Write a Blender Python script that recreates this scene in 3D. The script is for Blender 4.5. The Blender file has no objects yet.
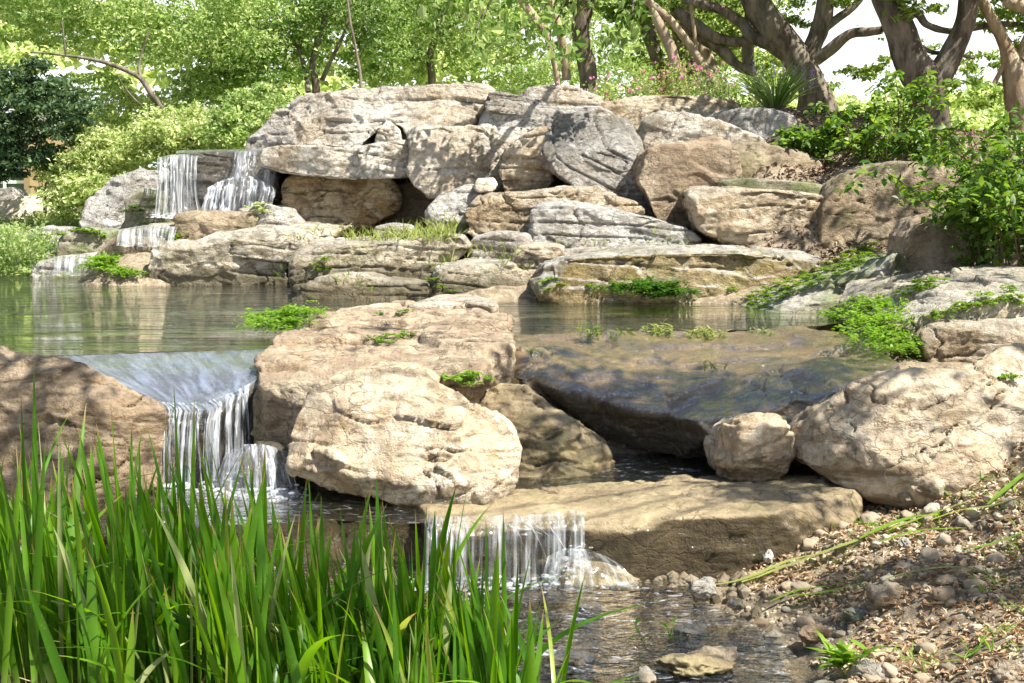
import bpy, bmesh, math, random
import numpy as np
from mathutils import Vector
C = bpy.context
SC = C.scene
COL = SC.collection
RAD = math.radians
random.seed(7)
# ------------------------------------------------------------------ camera
FPX = 1024 * 50 / 36.0
PITCH = math.atan(171.5 / FPX)
CAMZ = 1.0
cd = bpy.data.cameras.new('camera'); cam = bpy.data.objects.new('camera', cd); COL.objects.link(cam)
cd.lens = 50; cd.sensor_width = 36; cd.clip_end = 2000; cd.clip_start = .05
cam.location = (0, 0, CAMZ); cam.rotation_euler = (RAD(90) - PITCH, 0, 0)
SC.camera = cam
# ------------------------------------------------------------------ light
SUN = Vector((0.46, -0.27, 0.78)).normalized()
wd = bpy.data.worlds.new('World'); SC.world = wd; wd.use_nodes = True
wn = wd.node_tree
sky = wn.nodes.new('ShaderNodeTexSky'); sky.sky_type = 'NISHITA'; sky.sun_disc = False
sky.sun_elevation = math.asin(SUN.z); sky.sun_rotation = math.atan2(SUN.x, SUN.y)
sky.dust_density = 1.2; sky.air_density = 1.0
bg = wn.nodes['Background']; tcw = wn.nodes.new('ShaderNodeTexCoord'); sx = wn.nodes.new('ShaderNodeSeparateXYZ'); wn.links.new(tcw.outputs['Generated'], sx.inputs[0])
nzw = wn.nodes.new('ShaderNodeTexNoise'); nzw.inputs['Scale'].default_value = 3.0; nzw.inputs['Detail'].default_value = 5; wn.links.new(tcw.outputs['Generated'], nzw.inputs[0])
ad = wn.nodes.new('ShaderNodeMath'); ad.operation = 'MULTIPLY_ADD'; wn.links.new(nzw.outputs[0], ad.inputs[0]); ad.inputs[1].default_value = -.25; wn.links.new(sx.outputs[2], ad.inputs[2])
mr = wn.nodes.new('ShaderNodeMapRange'); mr.inputs[1].default_value = .22; mr.inputs[2].default_value = -.02; wn.links.new(ad.outputs[0], mr.inputs[0])
mw = wn.nodes.new('ShaderNodeMix'); mw.data_type = 'RGBA'; wn.links.new(mr.outputs[0], mw.inputs[0]); wn.links.new(sky.outputs[0], mw.inputs[6]); mw.inputs[7].default_value = (9.0, 9.3, 9.4, 1)   # bright summer cloud and haze low in the sky
wn.links.new(mw.outputs[2], bg.inputs[0]); bg.inputs[1].default_value = 0.062
sl = bpy.data.lights.new('sun', 'SUN'); sl.energy = 5.0; sl.angle = RAD(.6); sl.color = (1, .95, .86)
so = bpy.data.objects.new('sun', sl); COL.objects.link(so)
so.rotation_euler = SUN.to_track_quat('Z', 'Y').to_euler()
SC.view_settings.view_transform = 'Standard'; SC.view_settings.look = 'None'; SC.view_settings.gamma = 1
SC.view_settings.exposure = 1.46
SC.cycles.max_bounces = 8; SC.cycles.transparent_max_bounces = 16
SC.cycles.diffuse_bounces = 3; SC.cycles.glossy_bounces = 3; SC.cycles.transmission_bounces = 6
SC.cycles.use_denoising = True

# ------------------------------------------------------------------ helpers
def ray(px, py):
    a = (px - 512) / FPX; b = (341.5 - py) / FPX
    return np.array([a, b * math.sin(PITCH) + math.cos(PITCH), b * math.cos(PITCH) - math.sin(PITCH)])
def P(px, py, Y):
    d = ray(px, py); t = Y / d[1]
    return np.array([0, 0, CAMZ]) + t * d
def G(px, py, z=0.0):
    d = ray(px, py); t = (z - CAMZ) / d[2]
    return np.array([0, 0, CAMZ]) + t * d

def tag(o, label=None, cat=None, group=None, kind=None):
    if label: o['label'] = label
    if cat: o['category'] = cat
    if group: o['group'] = group
    if kind: o['kind'] = kind
    return o
def empty(name, loc, label=None, cat=None, group=None):
    o = bpy.data.objects.new(name, None); COL.objects.link(o); o.location = loc
    o.empty_display_size = .1
    return tag(o, label, cat, group)
def mesh_np(name, V, F, mat=None, parent=None, loc=None, smooth=True, mats=None, fm=None, uv=None):
    """V (n,3) array, F list of (m,k) int arrays or one array."""
    V = np.asarray(V, dtype=np.float32)
    if loc is None and parent is None:
        loc = np.array([V[:, 0].mean(), V[:, 1].mean(), V[:, 2].min()])
    if parent is not None:
        loc = np.zeros(3) if loc is None else loc
        off = np.array(parent_world(parent))
        V = V - off
        loc = np.zeros(3)
    else:
        V = V - np.asarray(loc, dtype=np.float32)
    if isinstance(F, np.ndarray): F = [F]
    me = bpy.data.meshes.new(name)
    nl = sum(f.size for f in F); nf = sum(len(f) for f in F)
    me.vertices.add(len(V)); me.vertices.foreach_set('co', V.astype(np.float32).ravel())
    me.loops.add(nl); me.polygons.add(nf)
    li = np.concatenate([f.ravel() for f in F]).astype(np.int32)
    me.loops.foreach_set('vertex_index', li)
    tot = np.concatenate([np.full(len(f), f.shape[1]) for f in F]).astype(np.int32)
    st = np.concatenate([[0], np.cumsum(tot)[:-1]]).astype(np.int32)
    me.polygons.foreach_set('loop_start', st); me.polygons.foreach_set('loop_total', tot)
    me.polygons.foreach_set('use_smooth', np.full(nf, smooth))
    if fm is not None: me.polygons.foreach_set('material_index', np.asarray(fm, dtype=np.int32))
    if uv is not None:
        ul = me.uv_layers.new(name='UVMap'); ul.data.foreach_set('uv', np.asarray(uv, dtype=np.float32)[li].ravel())
    me.update(calc_edges=True)
    for m in (mats or ([mat] if mat else [])): me.materials.append(m)
    o = bpy.data.objects.new(name, me); COL.objects.link(o)
    o.location = loc
    if parent is not None: o.parent = parent
    return o
def parent_world(o):
    v = np.array(o.location)
    while o.parent is not None:
        o = o.parent; v = v + np.array(o.location)
    return v

# vectorised noise ---------------------------------------------------
_r = np.random.RandomState(11)
PERM = _r.permutation(4096)
GR = _r.normal(size=(4096, 3)); GR /= np.linalg.norm(GR, axis=1)[:, None]
RV = _r.rand(4096, 3)
def hsh(i):
    i = i & 4095
    return PERM[(PERM[(PERM[i[..., 0]] + i[..., 1]) & 4095] + i[..., 2]) & 4095]
def perlin(p):
    i = np.floor(p).astype(np.int64); f = p - i
    u = f * f * f * (f * (f * 6 - 15) + 10)
    r = 0
    for dx in (0, 1):
        for dy in (0, 1):
            for dz in (0, 1):
                o = np.array([dx, dy, dz])
                g = GR[hsh(i + o)]
                w = np.prod(np.where(o == 1, u, 1 - u), axis=-1)
                r = r + w * ((f - o) * g).sum(-1)
    return r * 1.5
def fbm(p, oc=4, lac=2.03, gain=.5):
    a = 1; s = 0; q = np.array(p)
    for k in range(oc):
        s = s + a * perlin(q + k * 17.3); a *= gain; q = q * lac
    return s
def voro(p):
    i = np.floor(p).astype(np.int64); f = p - i
    n = len(p); F1 = np.full(n, 9.); F2 = np.full(n, 9.); D = np.zeros((n, 3)); H = np.zeros(n, dtype=np.int64)
    for dx in (-1, 0, 1):
        for dy in (-1, 0, 1):
            for dz in (-1, 0, 1):
                o = np.array([dx, dy, dz]); h = hsh(i + o)
                d = f - (o + RV[h]); dist = np.sqrt((d * d).sum(-1))
                c = dist < F1
                F2 = np.where(c, F1, np.minimum(F2, dist))
                D[c] = d[c]; H[c] = h[c]; F1 = np.where(c, dist, F1)
    return F1, F2, D, H
def sstep(a, b, x):
    t = np.clip((x - a) / (b - a), 0, 1); return t * t * (3 - 2 * t)

# ------------------------------------------------------------------ material helper
class NT:
    def __init__(s, name):
        s.m = bpy.data.materials.new(name); s.m.use_nodes = True; s.t = s.m.node_tree; s.t.nodes.clear()
    def n(s, typ, ins=None, **at):
        nd = s.t.nodes.new('ShaderNode' + typ)
        for k, v in at.items(): setattr(nd, k, v)
        for k, v in (ins or {}).items():
            sk = nd.inputs[k]
            if isinstance(v, bpy.types.NodeSocket): s.t.links.new(v, sk)
            elif isinstance(v, bpy.types.Node): s.t.links.new(v.outputs[0], sk)
            else:
                if sk.type == 'RGBA' and len(v) == 3: v = (*v, 1)
                sk.default_value = v
        return nd
    def ramp(s, fac, stops, interp='LINEAR'):
        nd = s.t.nodes.new('ShaderNodeValToRGB'); s.t.links.new(fac, nd.inputs[0])
        cr = nd.color_ramp; cr.interpolation = interp
        while len(cr.elements) < len(stops): cr.elements.new(.5)
        for e, (p, c) in zip(cr.elements, stops):
            e.position = p; e.color = (c, c, c, 1) if isinstance(c, (int, float)) else (*c, 1)
        return nd.outputs[0]
    def mix(s, fac, a, b, blend='MIX'):
        nd = s.t.nodes.new('ShaderNodeMix'); nd.data_type = 'RGBA'; nd.blend_type = blend
        for sk, v in ((nd.inputs[0], fac), (nd.inputs[6], a), (nd.inputs[7], b)):
            if isinstance(v, bpy.types.NodeSocket): s.t.links.new(v, sk)
            elif isinstance(v, (int, float)): sk.default_value = v
            else: sk.default_value = (*v, 1)
        return nd.outputs[2]
    def math(s, op, a, b=0.0, c=None, clamp=False):
        nd = s.t.nodes.new('ShaderNodeMath'); nd.operation = op; nd.use_clamp = clamp
        for k, v in enumerate((a, b) if c is None else (a, b, c)):
            if isinstance(v, bpy.types.NodeSocket): s.t.links.new(v, nd.inputs[k])
            else: nd.inputs[k].default_value = v
        return nd.outputs[0]
    def noise(s, vec, scale, detail=4, rough=.55, dist=0.0):
        nd = s.n('TexNoise', {'Scale': scale, 'Detail': detail, 'Roughness': rough, 'Distortion': dist})
        if vec is not None: s.t.links.new(vec, nd.inputs['Vector'])
        return nd.outputs[0]
    def out(s, sh):
        o = s.t.nodes.new('ShaderNodeOutputMaterial'); s.t.links.new(sh, o.inputs[0]); return s.m
    def coords(s, scale=(1, 1, 1), rnd=True):
        tc = s.n('TexCoord'); v = tc.outputs['Object']
        if rnd:
            oi = s.n('ObjectInfo'); mul = s.math('MULTIPLY', oi.outputs['Random'], 37.0)
            cb = s.n('CombineXYZ', {0: mul, 1: mul, 2: mul})
            v = s.n('VectorMath', {0: v, 1: cb.outputs[0]}, operation='ADD').outputs[0]
        if scale != (1, 1, 1):
            v = s.n('Mapping', {'Vector': v, 'Scale': scale}).outputs[0]
        return v

def rock_mat(name, light, tan, dark, lich=.5, moss=0., stain=.3, rough=.85, wet=0., topgrey=(.42, .41, .38), bump=1.0, mossc=(.07, .11, .015), low=0., side=0.):
    s = NT(name)
    v = s.coords(); vs = s.n('Mapping', {'Vector': v, 'Scale': (1, 1, 3.2), 'Rotation': (.12, .08, 0)}).outputs[0]
    geo = s.n('NewGeometry'); nz = s.n('SeparateXYZ', {0: geo.outputs['Normal']}).outputs[2]
    n1 = s.noise(v, 1.6, 6, .6, .6)
    col = s.mix(s.ramp(n1, [(.38, 0.), (.62, 1.)]), light, tan)
    n2 = s.noise(v, 7, 8, .7, .3)
    col = s.mix(s.math('MULTIPLY', s.ramp(n2, [(.46, 0.), (.62, 1.)]), .5), col, [c * .5 for c in tan])
    n2b = s.noise(v, 26, 7, .75)
    col = s.mix(s.math('MULTIPLY', s.ramp(n2b, [(.46, 0.), (.62, 1.)]), .42), col, [c * .38 for c in tan])
    ns = s.noise(vs, 3.2, 7, .65, 1.2)
    col = s.mix(s.math('MULTIPLY', s.ramp(ns, [(.5, 0.), (.62, 1.)]), min(1, stain * 1.35)), col, dark)
    col = s.mix(s.math('MULTIPLY', s.ramp(s.noise(v, 4.2, 9, .74, .5), [(.52, 0.), (.60, 1.)]), min(.75, stain)), col, [min(.5, c * 1.6 + .02) for c in dark])
    # pale chalk scars
    n5 = s.noise(v, 3.3, 5, .6, 1.)
    col = s.mix(s.math('MULTIPLY', s.ramp(n5, [(.56, 0.), (.66, 1.)]), .5), col, [min(.8, c * 1.25) for c in light])
    # weathered grey growth on the upward faces
    n3 = s.noise(v, 4.5, 9, .72)
    up = s.ramp(nz, [(.25, 0.), (.75, 1.)])
    tg = s.mix(s.ramp(n3, [(.4, 0.), (.6, 1.)]), [c * .5 for c in topgrey], topgrey)
    col = s.mix(s.math('MULTIPLY', up, s.ramp(s.noise(v, 2.1, 5, .6), [(.35, 1. * lich), (.65, .55 * lich)])), col, tg)
    # small dark lichen specks
    n4 = s.noise(v, 22, 6, .75)
    n4b = s.noise(v, 2.6, 4, .6)
    sp = s.math('MULTIPLY', s.ramp(n4, [(.54, 0.), (.62, 1.)]), s.ramp(n4b, [(.42, 0.), (.6, 1.)]))
    col = s.mix(s.math('MULTIPLY', sp, .7 * lich + .15), col, (.09, .08, .06))
    if moss > 0:
        n6 = s.noise(v, 2.4, 7, .68, .4)
        col = s.mix(s.math('MULTIPLY', s.ramp(n6, [(.52 - .25 * moss, 0.), (.62 - .2 * moss, 1.)]), min(1, moss * 1.3)), col, s.mix(s.noise(v, 18, 3), mossc, [c * 2 for c in mossc]))
    # damp foot near the water line (object origin sits at the base)
    oz = s.n('SeparateXYZ', {0: s.n('TexCoord').outputs['Object']}).outputs[2]
    rg = rough
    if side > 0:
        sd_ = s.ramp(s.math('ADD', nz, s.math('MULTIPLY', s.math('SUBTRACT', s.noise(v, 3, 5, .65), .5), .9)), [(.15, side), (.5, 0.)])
        col = s.mix(sd_, col, (.05, .036, .016))  # algae stain and undercut shade painted together onto steep faces
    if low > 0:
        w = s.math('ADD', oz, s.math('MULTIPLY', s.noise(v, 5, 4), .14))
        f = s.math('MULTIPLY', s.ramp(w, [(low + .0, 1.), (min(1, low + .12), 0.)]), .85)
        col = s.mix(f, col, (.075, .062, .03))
    hb = s.noise(v, 14, 10, .72)
    hs = s.noise(s.n('Mapping', {'Vector': v, 'Scale': (1, 1, 2.6), 'Rotation': (.15, .1, 0)}).outputs[0], 8, 8, .68, .6)
    wv_ = s.n('VectorMath', {0: v, 1: s.n('VectorMath', {0: s.n('TexNoise', {'Vector': v, 'Scale': 5.0, 'Detail': 5.0}).outputs['Color'], 1: (.35, .35, .35)}, operation='MULTIPLY').outputs[0]}, operation='ADD').outputs[0]
    vo = s.n('TexVoronoi', {'Vector': s.n('Mapping', {'Vector': wv_, 'Scale': (1, 1, 2.4), 'Rotation': (.2, .15, 0)}).outputs[0], 'Scale': 4.5, 'Detail': 2.0, 'Roughness': .6}, feature='DISTANCE_TO_EDGE')
    cr = s.ramp(vo.outputs[0], [(0., 0.), (.035, 1.)])
    cr = s.math('MAXIMUM', cr, s.ramp(s.noise(v, 2.2, 3), [(.42, 1.), (.58, 0.)]))
    pits = s.ramp(s.noise(v, 40, 4, .6), [(.3, 0.), (.45, 1.)])
    msk = s.ramp(s.noise(v, 1.9, 4, .6), [(.35, .45), (.62, 1.)])
    h = s.math('ADD', s.math('MULTIPLY', s.math('MULTIPLY', hb, .9), msk), s.math('MULTIPLY', hs, .4))
    h = s.math('ADD', h, s.math('MULTIPLY', cr, .10)); h = s.math('ADD', h, s.math('MULTIPLY', pits, .12))
    bp = s.n('Bump', {'Strength': min(1, .85 * bump), 'Distance': .045 * bump, 'Height': h})
    dk = s.math('MULTIPLY', s.math('SUBTRACT', 1.0, cr), .6)
    col = s.mix(dk, col, [c * .3 for c in dark])
    ins = {'Base Color': col, 'Roughness': rg, 'Normal': bp.outputs[0], 'Specular IOR Level': .3}
    pr = s.n('BsdfPrincipled', ins)
    if wet > 0:
        wn_ = s.noise(s.coords((1, 2.2, 1)), 9, 5, .6, 1.5)
        wb = s.n('Bump', {'Strength': .9, 'Distance': .05, 'Height': wn_})
        s.t.links.new(wb.outputs[0], pr.inputs['Coat Normal'])
        pr.inputs['Coat Weight'].default_value = wet; pr.inputs['Coat Roughness'].default_value = .05; pr.inputs['Coat IOR'].default_value = 1.5
        if wet >= 1:
            wv = s.coords((1, 2.0, 1)); hh = s.math('ADD', s.noise(wv, 24, 4, .65, 1.0), s.math('MULTIPLY', s.noise(wv, 45, 3, .6, .5), .35))
            fb = s.n('Bump', {'Strength': 1.0, 'Distance': .06, 'Height': hh})
            gl = s.n('BsdfGlossy', {'Color': (1, 1, 1, 1), 'Roughness': .06, 'Normal': fb.outputs[0]})
            fr = s.n('Fresnel', {'IOR': 1.45, 'Normal': fb.outputs[0]})
            k = s.math('MULTIPLY', s.math('MULTIPLY', fr.outputs[0], 1.3, clamp=True), s.ramp(nz, [(.1, .35), (.6, 1.)]))
            return s.out(s.n('MixShader', {0: k, 1: pr.outputs[0], 2: gl.outputs[0]}).outputs[0])
    return s.out(pr.outputs[0])

L_ = (.62, .58, .50)
M = {}
M['lime'] = rock_mat('limestone', (.68, .65, .58), (.55, .45, .32), (.16, .12, .07), lich=.6, stain=.35, bump=1.6)
M['limegrey'] = rock_mat('grey_limestone', (.57, .56, .53), (.46, .41, .34), (.13, .11, .08), lich=.85, stain=.3, bump=1.6)
M['limetan'] = rock_mat('tan_limestone', (.60, .52, .40), (.48, .37, .23), (.17, .11, .05), lich=.45, stain=.45, bump=1.6)
M['limewater'] = rock_mat('limestone_at_the_water', (.66, .60, .48), (.47, .39, .26), (.12, .09, .04), lich=.55, stain=.5, moss=.12, low=.34, bump=1.6)
M['stained'] = rock_mat('brown_stained_limestone', (.50, .42, .28), (.33, .22, .10), (.07, .045, .02), lich=.1, stain=.9, low=.02, moss=.06)
M['tilt'] = rock_mat('dark_slab_limestone', (.46, .45, .42), (.36, .31, .25), (.10, .09, .07), lich=1., stain=.5, topgrey=(.20, .195, .18), bump=1.6)
M['brown'] = rock_mat('brown_boulder', (.36, .29, .20), (.26, .19, .115), (.08, .06, .035), lich=.5, moss=.12, stain=.5, topgrey=(.20, .18, .14))
M['brownpit'] = rock_mat('pitted_brown_boulder', (.38, .31, .22), (.29, .21, .135), (.09, .065, .04), lich=.2, stain=.35, topgrey=(.36, .30, .21), bump=1.3)
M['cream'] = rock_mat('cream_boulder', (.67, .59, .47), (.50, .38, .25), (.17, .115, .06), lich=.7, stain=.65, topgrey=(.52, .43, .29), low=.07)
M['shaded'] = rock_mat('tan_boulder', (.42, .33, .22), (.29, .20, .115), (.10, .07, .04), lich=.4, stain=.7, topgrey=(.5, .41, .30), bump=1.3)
M['mossy'] = rock_mat('mossy_stone', (.34, .31, .24), (.25, .21, .14), (.08, .07, .04), lich=.7, moss=.42, stain=.5, mossc=(.05, .08, .012))
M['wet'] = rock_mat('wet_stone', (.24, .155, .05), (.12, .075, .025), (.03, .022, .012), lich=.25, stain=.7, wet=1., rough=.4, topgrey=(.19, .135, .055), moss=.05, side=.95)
M['wetdark'] = rock_mat('wet_dark_stone', (.12, .095, .055), (.085, .06, .03), (.03, .024, .015), lich=.4, stain=.5, wet=1., rough=.35, topgrey=(.10, .10, .09))
M['algae'] = rock_mat('algae_faced_limestone', (.40, .31, .17), (.28, .21, .08), (.08, .06, .03), lich=1., stain=.5, topgrey=(.52, .50, .46), moss=.16, mossc=(.10, .11, .015), low=.22, bump=1.6)
M['island'] = rock_mat('buff_slab', (.50, .42, .30), (.38, .28, .18), (.14, .09, .05), lich=.5, stain=.6, topgrey=(.44, .36, .26), bump=1.3)
M['ledge'] = rock_mat('damp_ledge_stone', (.24, .18, .09), (.14, .10, .045), (.07, .05, .025), lich=.85, stain=.8, topgrey=(.44, .35, .21), wet=.5, moss=.1, side=.75)  # damp stone, with its sunlit top and shaded front put into the colour
M['far'] = rock_mat('pale_boulder', (.70, .64, .52), (.62, .52, .38), (.3, .24, .16), lich=.2, stain=.2, topgrey=(.6, .56, .46))
# ------------------------------------------------------------------ terrain
CP = []
def cp(*a):
    for t in a: CP.append(t)
# pond basin
cp((-6, 9, -.4), (-4, 9, -.45), (-2.5, 9, -.45), (-1, 9.5, -.45), (.5, 9.6, -.4), (1.6, 9.6, -.4), (-5, 11.5, -.4), (-3, 11.5, -.4), (-1.5, 10.4, -.4), (-6, 12.5, -.3), (0, 10.4, -.3), (1.5, 10, -.3), (-4.6, 12.8, -.2), (-8, 11, -.3))
# dam between pond and the lower pool
cp((-1.7, 8, -.5), (-.5, 8, -.35), (.5, 8, -.5), (1.3, 8, -.4), (-1.5, 7.2, -.72), (-.6, 7.2, -.65), (.3, 7.1, -.72), (1, 7.2, -.6), (1.8, 8, -.25))
# lower pool and stream
cp((-1.8, 6.4, -.8), (-1, 6.4, -.8), (0, 6.4, -.8), (.8, 6.3, -.8), (-1, 5.5, -.95), (0, 5.5, -.9), (.4, 5.3, -.88), (.9, 5.0, -.87), (.2, 4.6, -.9), (.7, 4.4, -.9), (.9, 5.5, -.84), (0, 3.8, -.92), (.7, 3.6, -.92), (-.6, 5.2, -.92))
# right bank
cp((1.15, 5.85, -.74), (1.05, 5.3, -.76), (1.3, 4.9, -.72), (1.2, 4.4, -.74), (1.7, 5.4, -.56), (1.8, 4.7, -.58), (1.6, 6.1, -.58), (1.45, 6.35, -.62), (2.2, 6.0, -.36), (2.4, 5.2, -.33), (3.0, 5.6, -.1), (3, 7, .1), (2.6, 6.6, -.2), (3.2, 4, -.15), (2.0, 3.6, -.5))
# left bank
cp((-1.4, 4.9, -.72), (-.8, 4.8, -.74), (-.3, 4.7, -.78), (-2, 5.0, -.6), (-2.6, 6, -.4), (-3, 7, -.15), (-3.5, 8, .05), (-2, 4, -.6), (-1, 3.6, -.7), (-3.5, 5, -.2), (-5, 7.5, .1), (-2.6, 7.2, -.3), (0, 3, -.75))
# far left lawn
cp((-7.5, 13.5, .1), (-5.2, 14.2, .08), (-6, 16, .2), (-9, 15, .25), (-8, 20, .4), (-5, 18, .4), (-10, 12, .15), (-10, 8, .2))
# hill behind the wall
cp((-4.4, 14, .1), (-3.3, 13.4, .35), (-2.4, 13.2, .2), (-2.2, 12.5, -.1), (-1.5, 12.6, .1), (-.8, 12.6, .2), (0, 12.6, .25), (-1.6, 13.2, .25), (-1, 11.6, .0), (0, 11.6, .1), (.8, 11.5, .1), (1.6, 11.4, .15), (.6, 12.6, .4), (1.6, 12.5, .3))
cp((2.7, 14.9, 1.62), (3.3, 15, 1.6), (2.2, 15.3, 1.55), (3.9, 14.3, 1.42), (4.6, 14.5, 1.38), (3.6, 13.5, 1.28), (3.1, 13, 1.0), (-2.8, 15, .7), (-2, 15.3, 1.1), (-1, 15.2, 1.5), (0, 15.2, 1.55), (1, 15, 1.5), (2, 15, 1.35), (-1.5, 14.0, .35), (-2.3, 13.9, .3), (-.7, 13.9, .45), (0, 14, .6), (1, 14, .75), (1.8, 13.9, .9), (-3.2, 17, .8))
cp((2.5, 12.4, .55), (3.2, 12.8, .85), (2.4, 13.6, 1.2), (3.5, 14, 1.25), (4.5, 13, 1.1), (2.8, 11, .12), (3.4, 11, .2), (4.4, 11, .45), (2.6, 11.6, .2), (3.4, 11.8, .3), (2.3, 10.6, .2), (2.9, 9.4, .2), (3.6, 9.5, .12), (3.4, 8.4, .0), (5, 9, .4), (4, 7, .3), (6, 12, 1.0), (2.3, 9, -.2), (2.5, 8.3, -.1))
cp((-1, 18, 1.6), (2, 18, 1.6), (5, 17, 1.45), (-3, 22, 1.2), (2, 24, 1.4), (8, 22, 1.2), (8, 15, 1.3), (-12, 25, .6), (0, 40, 1.2), (20, 40, .8), (-25, 40, .8), (0, -5, -.5), (-10, 0, -.2), (10, 0, .2), (12, 8, .9), (0, 100, .8), (60, 60, .5), (-60, 60, .5), (60, -20, .3), (-60, -20, 0), (0, 400, 0), (300, 300, 0), (-300, 300, 0), (300, -100, 0), (-300, -100, 0))
CPA = np.array(CP, dtype=float)
def ground_z(x, y):
    x = np.asarray(x, dtype=float); y = np.asarray(y, dtype=float); sh = x.shape
    x = x.ravel(); y = y.ravel(); out = np.zeros(len(x))
    for a in range(0, len(x), 20000):
        dx = x[a:a + 20000, None] - CPA[None, :, 0]; dy = y[a:a + 20000, None] - CPA[None, :, 1]
        w = 1 / (dx * dx + dy * dy + .02) ** 1.8
        out[a:a + 20000] = (w * CPA[None, :, 2]).sum(1) / w.sum(1)
    return out.reshape(sh)
def gz(x, y): return float(ground_z(np.array([x]), np.array([y]))[0])
def grow(a, step, end, f=1.25):
    r = []; v = a; s = step
    while abs(v - end) > s and len(r) < 60:
        v += s if end > a else -s; r.append(v); s *= f
    r.append(end); return r
xs = sorted(set(np.round(np.concatenate([np.arange(-4, 4.01, .035), grow(4, .08, 500), grow(-4, .08, -500)]), 4)))
ys = sorted(set(np.round(np.concatenate([np.arange(3.6, 8.5, .03), np.arange(8.5, 16, .08), grow(16, .15, 700), grow(3.6, .1, -200)]), 4)))
X, Yg = np.meshgrid(xs, ys)
Z = ground_z(X, Yg)
pp = np.stack([X.ravel(), Yg.ravel(), np.zeros(X.size)], 1)
Z = Z + (fbm(pp * 1.3, 3) * .05 + fbm(pp * 7, 3) * .018).reshape(Z.shape) * np.clip(1, 0, 1)
V = np.stack([X.ravel(), Yg.ravel(), Z.ravel()], 1)
ny, nx = X.shape
idx = np.arange(ny * nx).reshape(ny, nx)
F = np.stack([idx[:-1, :-1].ravel(), idx[:-1, 1:].ravel(), idx[1:, 1:].ravel(), idx[1:, :-1].ravel()], 1)
s = NT('soil')
v = s.coords(rnd=False)
pos = s.n('SeparateXYZ', {0: v})
c = s.mix(s.ramp(s.noise(v, 3, 6, .6), [(.4, 0.), (.6, 1.)]), (.13, .10, .065), (.26, .205, .14))
c = s.mix(s.ramp(s.noise(v, 28, 6, .7), [(.45, 0.), (.65, .7)]), c, (.42, .36, .26))
# turf beyond the planting
turf = s.math('MULTIPLY', s.ramp(s.math('DIVIDE', pos.outputs[1], 40.), [(.36, 0.), (.42, 1.)]), s.ramp(s.noise(v, .6, 4), [(.3, .5), (.5, 1.)]))
c = s.mix(turf, c, s.mix(s.noise(v, 9, 4), (.10, .14, .03), (.26, .30, .09)))
left = s.math('MULTIPLY', s.ramp(s.math('MULTIPLY', pos.outputs[0], -.1), [(.33, 0.), (.40, 1.)]), s.ramp(s.math('DIVIDE', pos.outputs[1], 20.), [(.64, 0.), (.68, 1.)]))
c = s.mix(left, c, s.mix(s.noise(v, 9, 4), (.09, .15, .03), (.30, .36, .12)))
bp = s.n('Bump', {'Strength': .9, 'Distance': .03, 'Height': s.noise(v, 30, 8, .7)})
M['soil'] = s.out(s.n('BsdfPrincipled', {'Base Color': c, 'Roughness': .95, 'Normal': bp.outputs[0], 'Specular IOR Level': .2}).outputs[0])
ground = mesh_np('ground', V, F, M['soil'], loc=np.zeros(3)); tag(ground, kind='structure')

# ------------------------------------------------------------------ water
def water_mat(name, tint, scale, dist, strength=1., stretch=(1, 2.5, 1), rough=.02, murk=0., white=0., refl=1.7):
    s = NT(name)
    v = s.coords(stretch, rnd=False)
    h = s.math('ADD', s.noise(v, scale, 3, .5, .5), s.math('MULTIPLY', s.noise(v, scale * 2.7, 3, .5, .8), .35))
    h = s.math('MULTIPLY', h, s.ramp(s.noise(s.coords((.5, 1, 1), rnd=False), .9, 2, .5, .8), [(.36, .15), (.62, 1.)]))
    bp = s.n('Bump', {'Strength': strength, 'Distance': dist, 'Height': h})
    fr = s.n('Fresnel', {'IOR': 1.36, 'Normal': bp.outputs[0]})
    tr = s.n('BsdfTransparent', {'Color': tint})
    if murk > 0:
        df = s.n('BsdfDiffuse', {'Color': (.035, .04, .015, 1)})
        tr = s.n('MixShader', {0: murk, 1: tr.outputs[0], 2: df.outputs[0]})
    gl = s.n('BsdfGlossy', {'Color': (1, 1, 1, 1), 'Roughness': rough, 'Normal': bp.outputs[0]})
    f2 = s.math('MULTIPLY', fr.outputs[0], refl, clamp=True)
    mx = s.n('MixShader', {0: f2, 1: tr.outputs[0], 2: gl.outputs[0]})
    if white > 0:
        wv = s.ramp(s.noise(s.coords((1, 1.6, 1), rnd=False), 11, 6, .7, 1.2), [(.56, 0.), (.72, white)])
        mx = s.n('MixShader', {0: wv, 1: mx.outputs[0], 2: s.n('BsdfDiffuse', {'Color': (.75, .8, .88, 1)}).outputs[0]})  # bluish white flecks painted on as ripple glints
    return s.out(mx.outputs[0])
M['pond'] = water_mat('pond_water', (.34, .33, .20, 1), 3.0, .045, stretch=(.45, 3.6, 1), murk=.2, refl=2.1)
M['pool'] = water_mat('pool_water', (.55, .52, .38, 1), 9, .05, stretch=(1, 2.5, 1), murk=.1, white=.25)
M['stream'] = water_mat('stream_water', (.62, .58, .46, 1), 8, .26, stretch=(1, 1.8, 1), murk=.05, white=.45, refl=2.8)
def flat_water(name, pts, z, mat, thick=None):
    bm = bmesh.new(); vs = [bm.verts.new((x, y, z)) for x, y in pts]
    f = bm.faces.new(vs); bmesh.ops.triangulate(bm, faces=[f])
    me = bpy.data.meshes.new(name); bm.to_mesh(me); bm.free(); me.materials.append(mat)
    o = bpy.data.objects.new(name, me); COL.objects.link(o); tag(o, kind='structure'); return o
def gxy(px, py, z): g = G(px, py, z); return (g[0], g[1])
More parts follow.
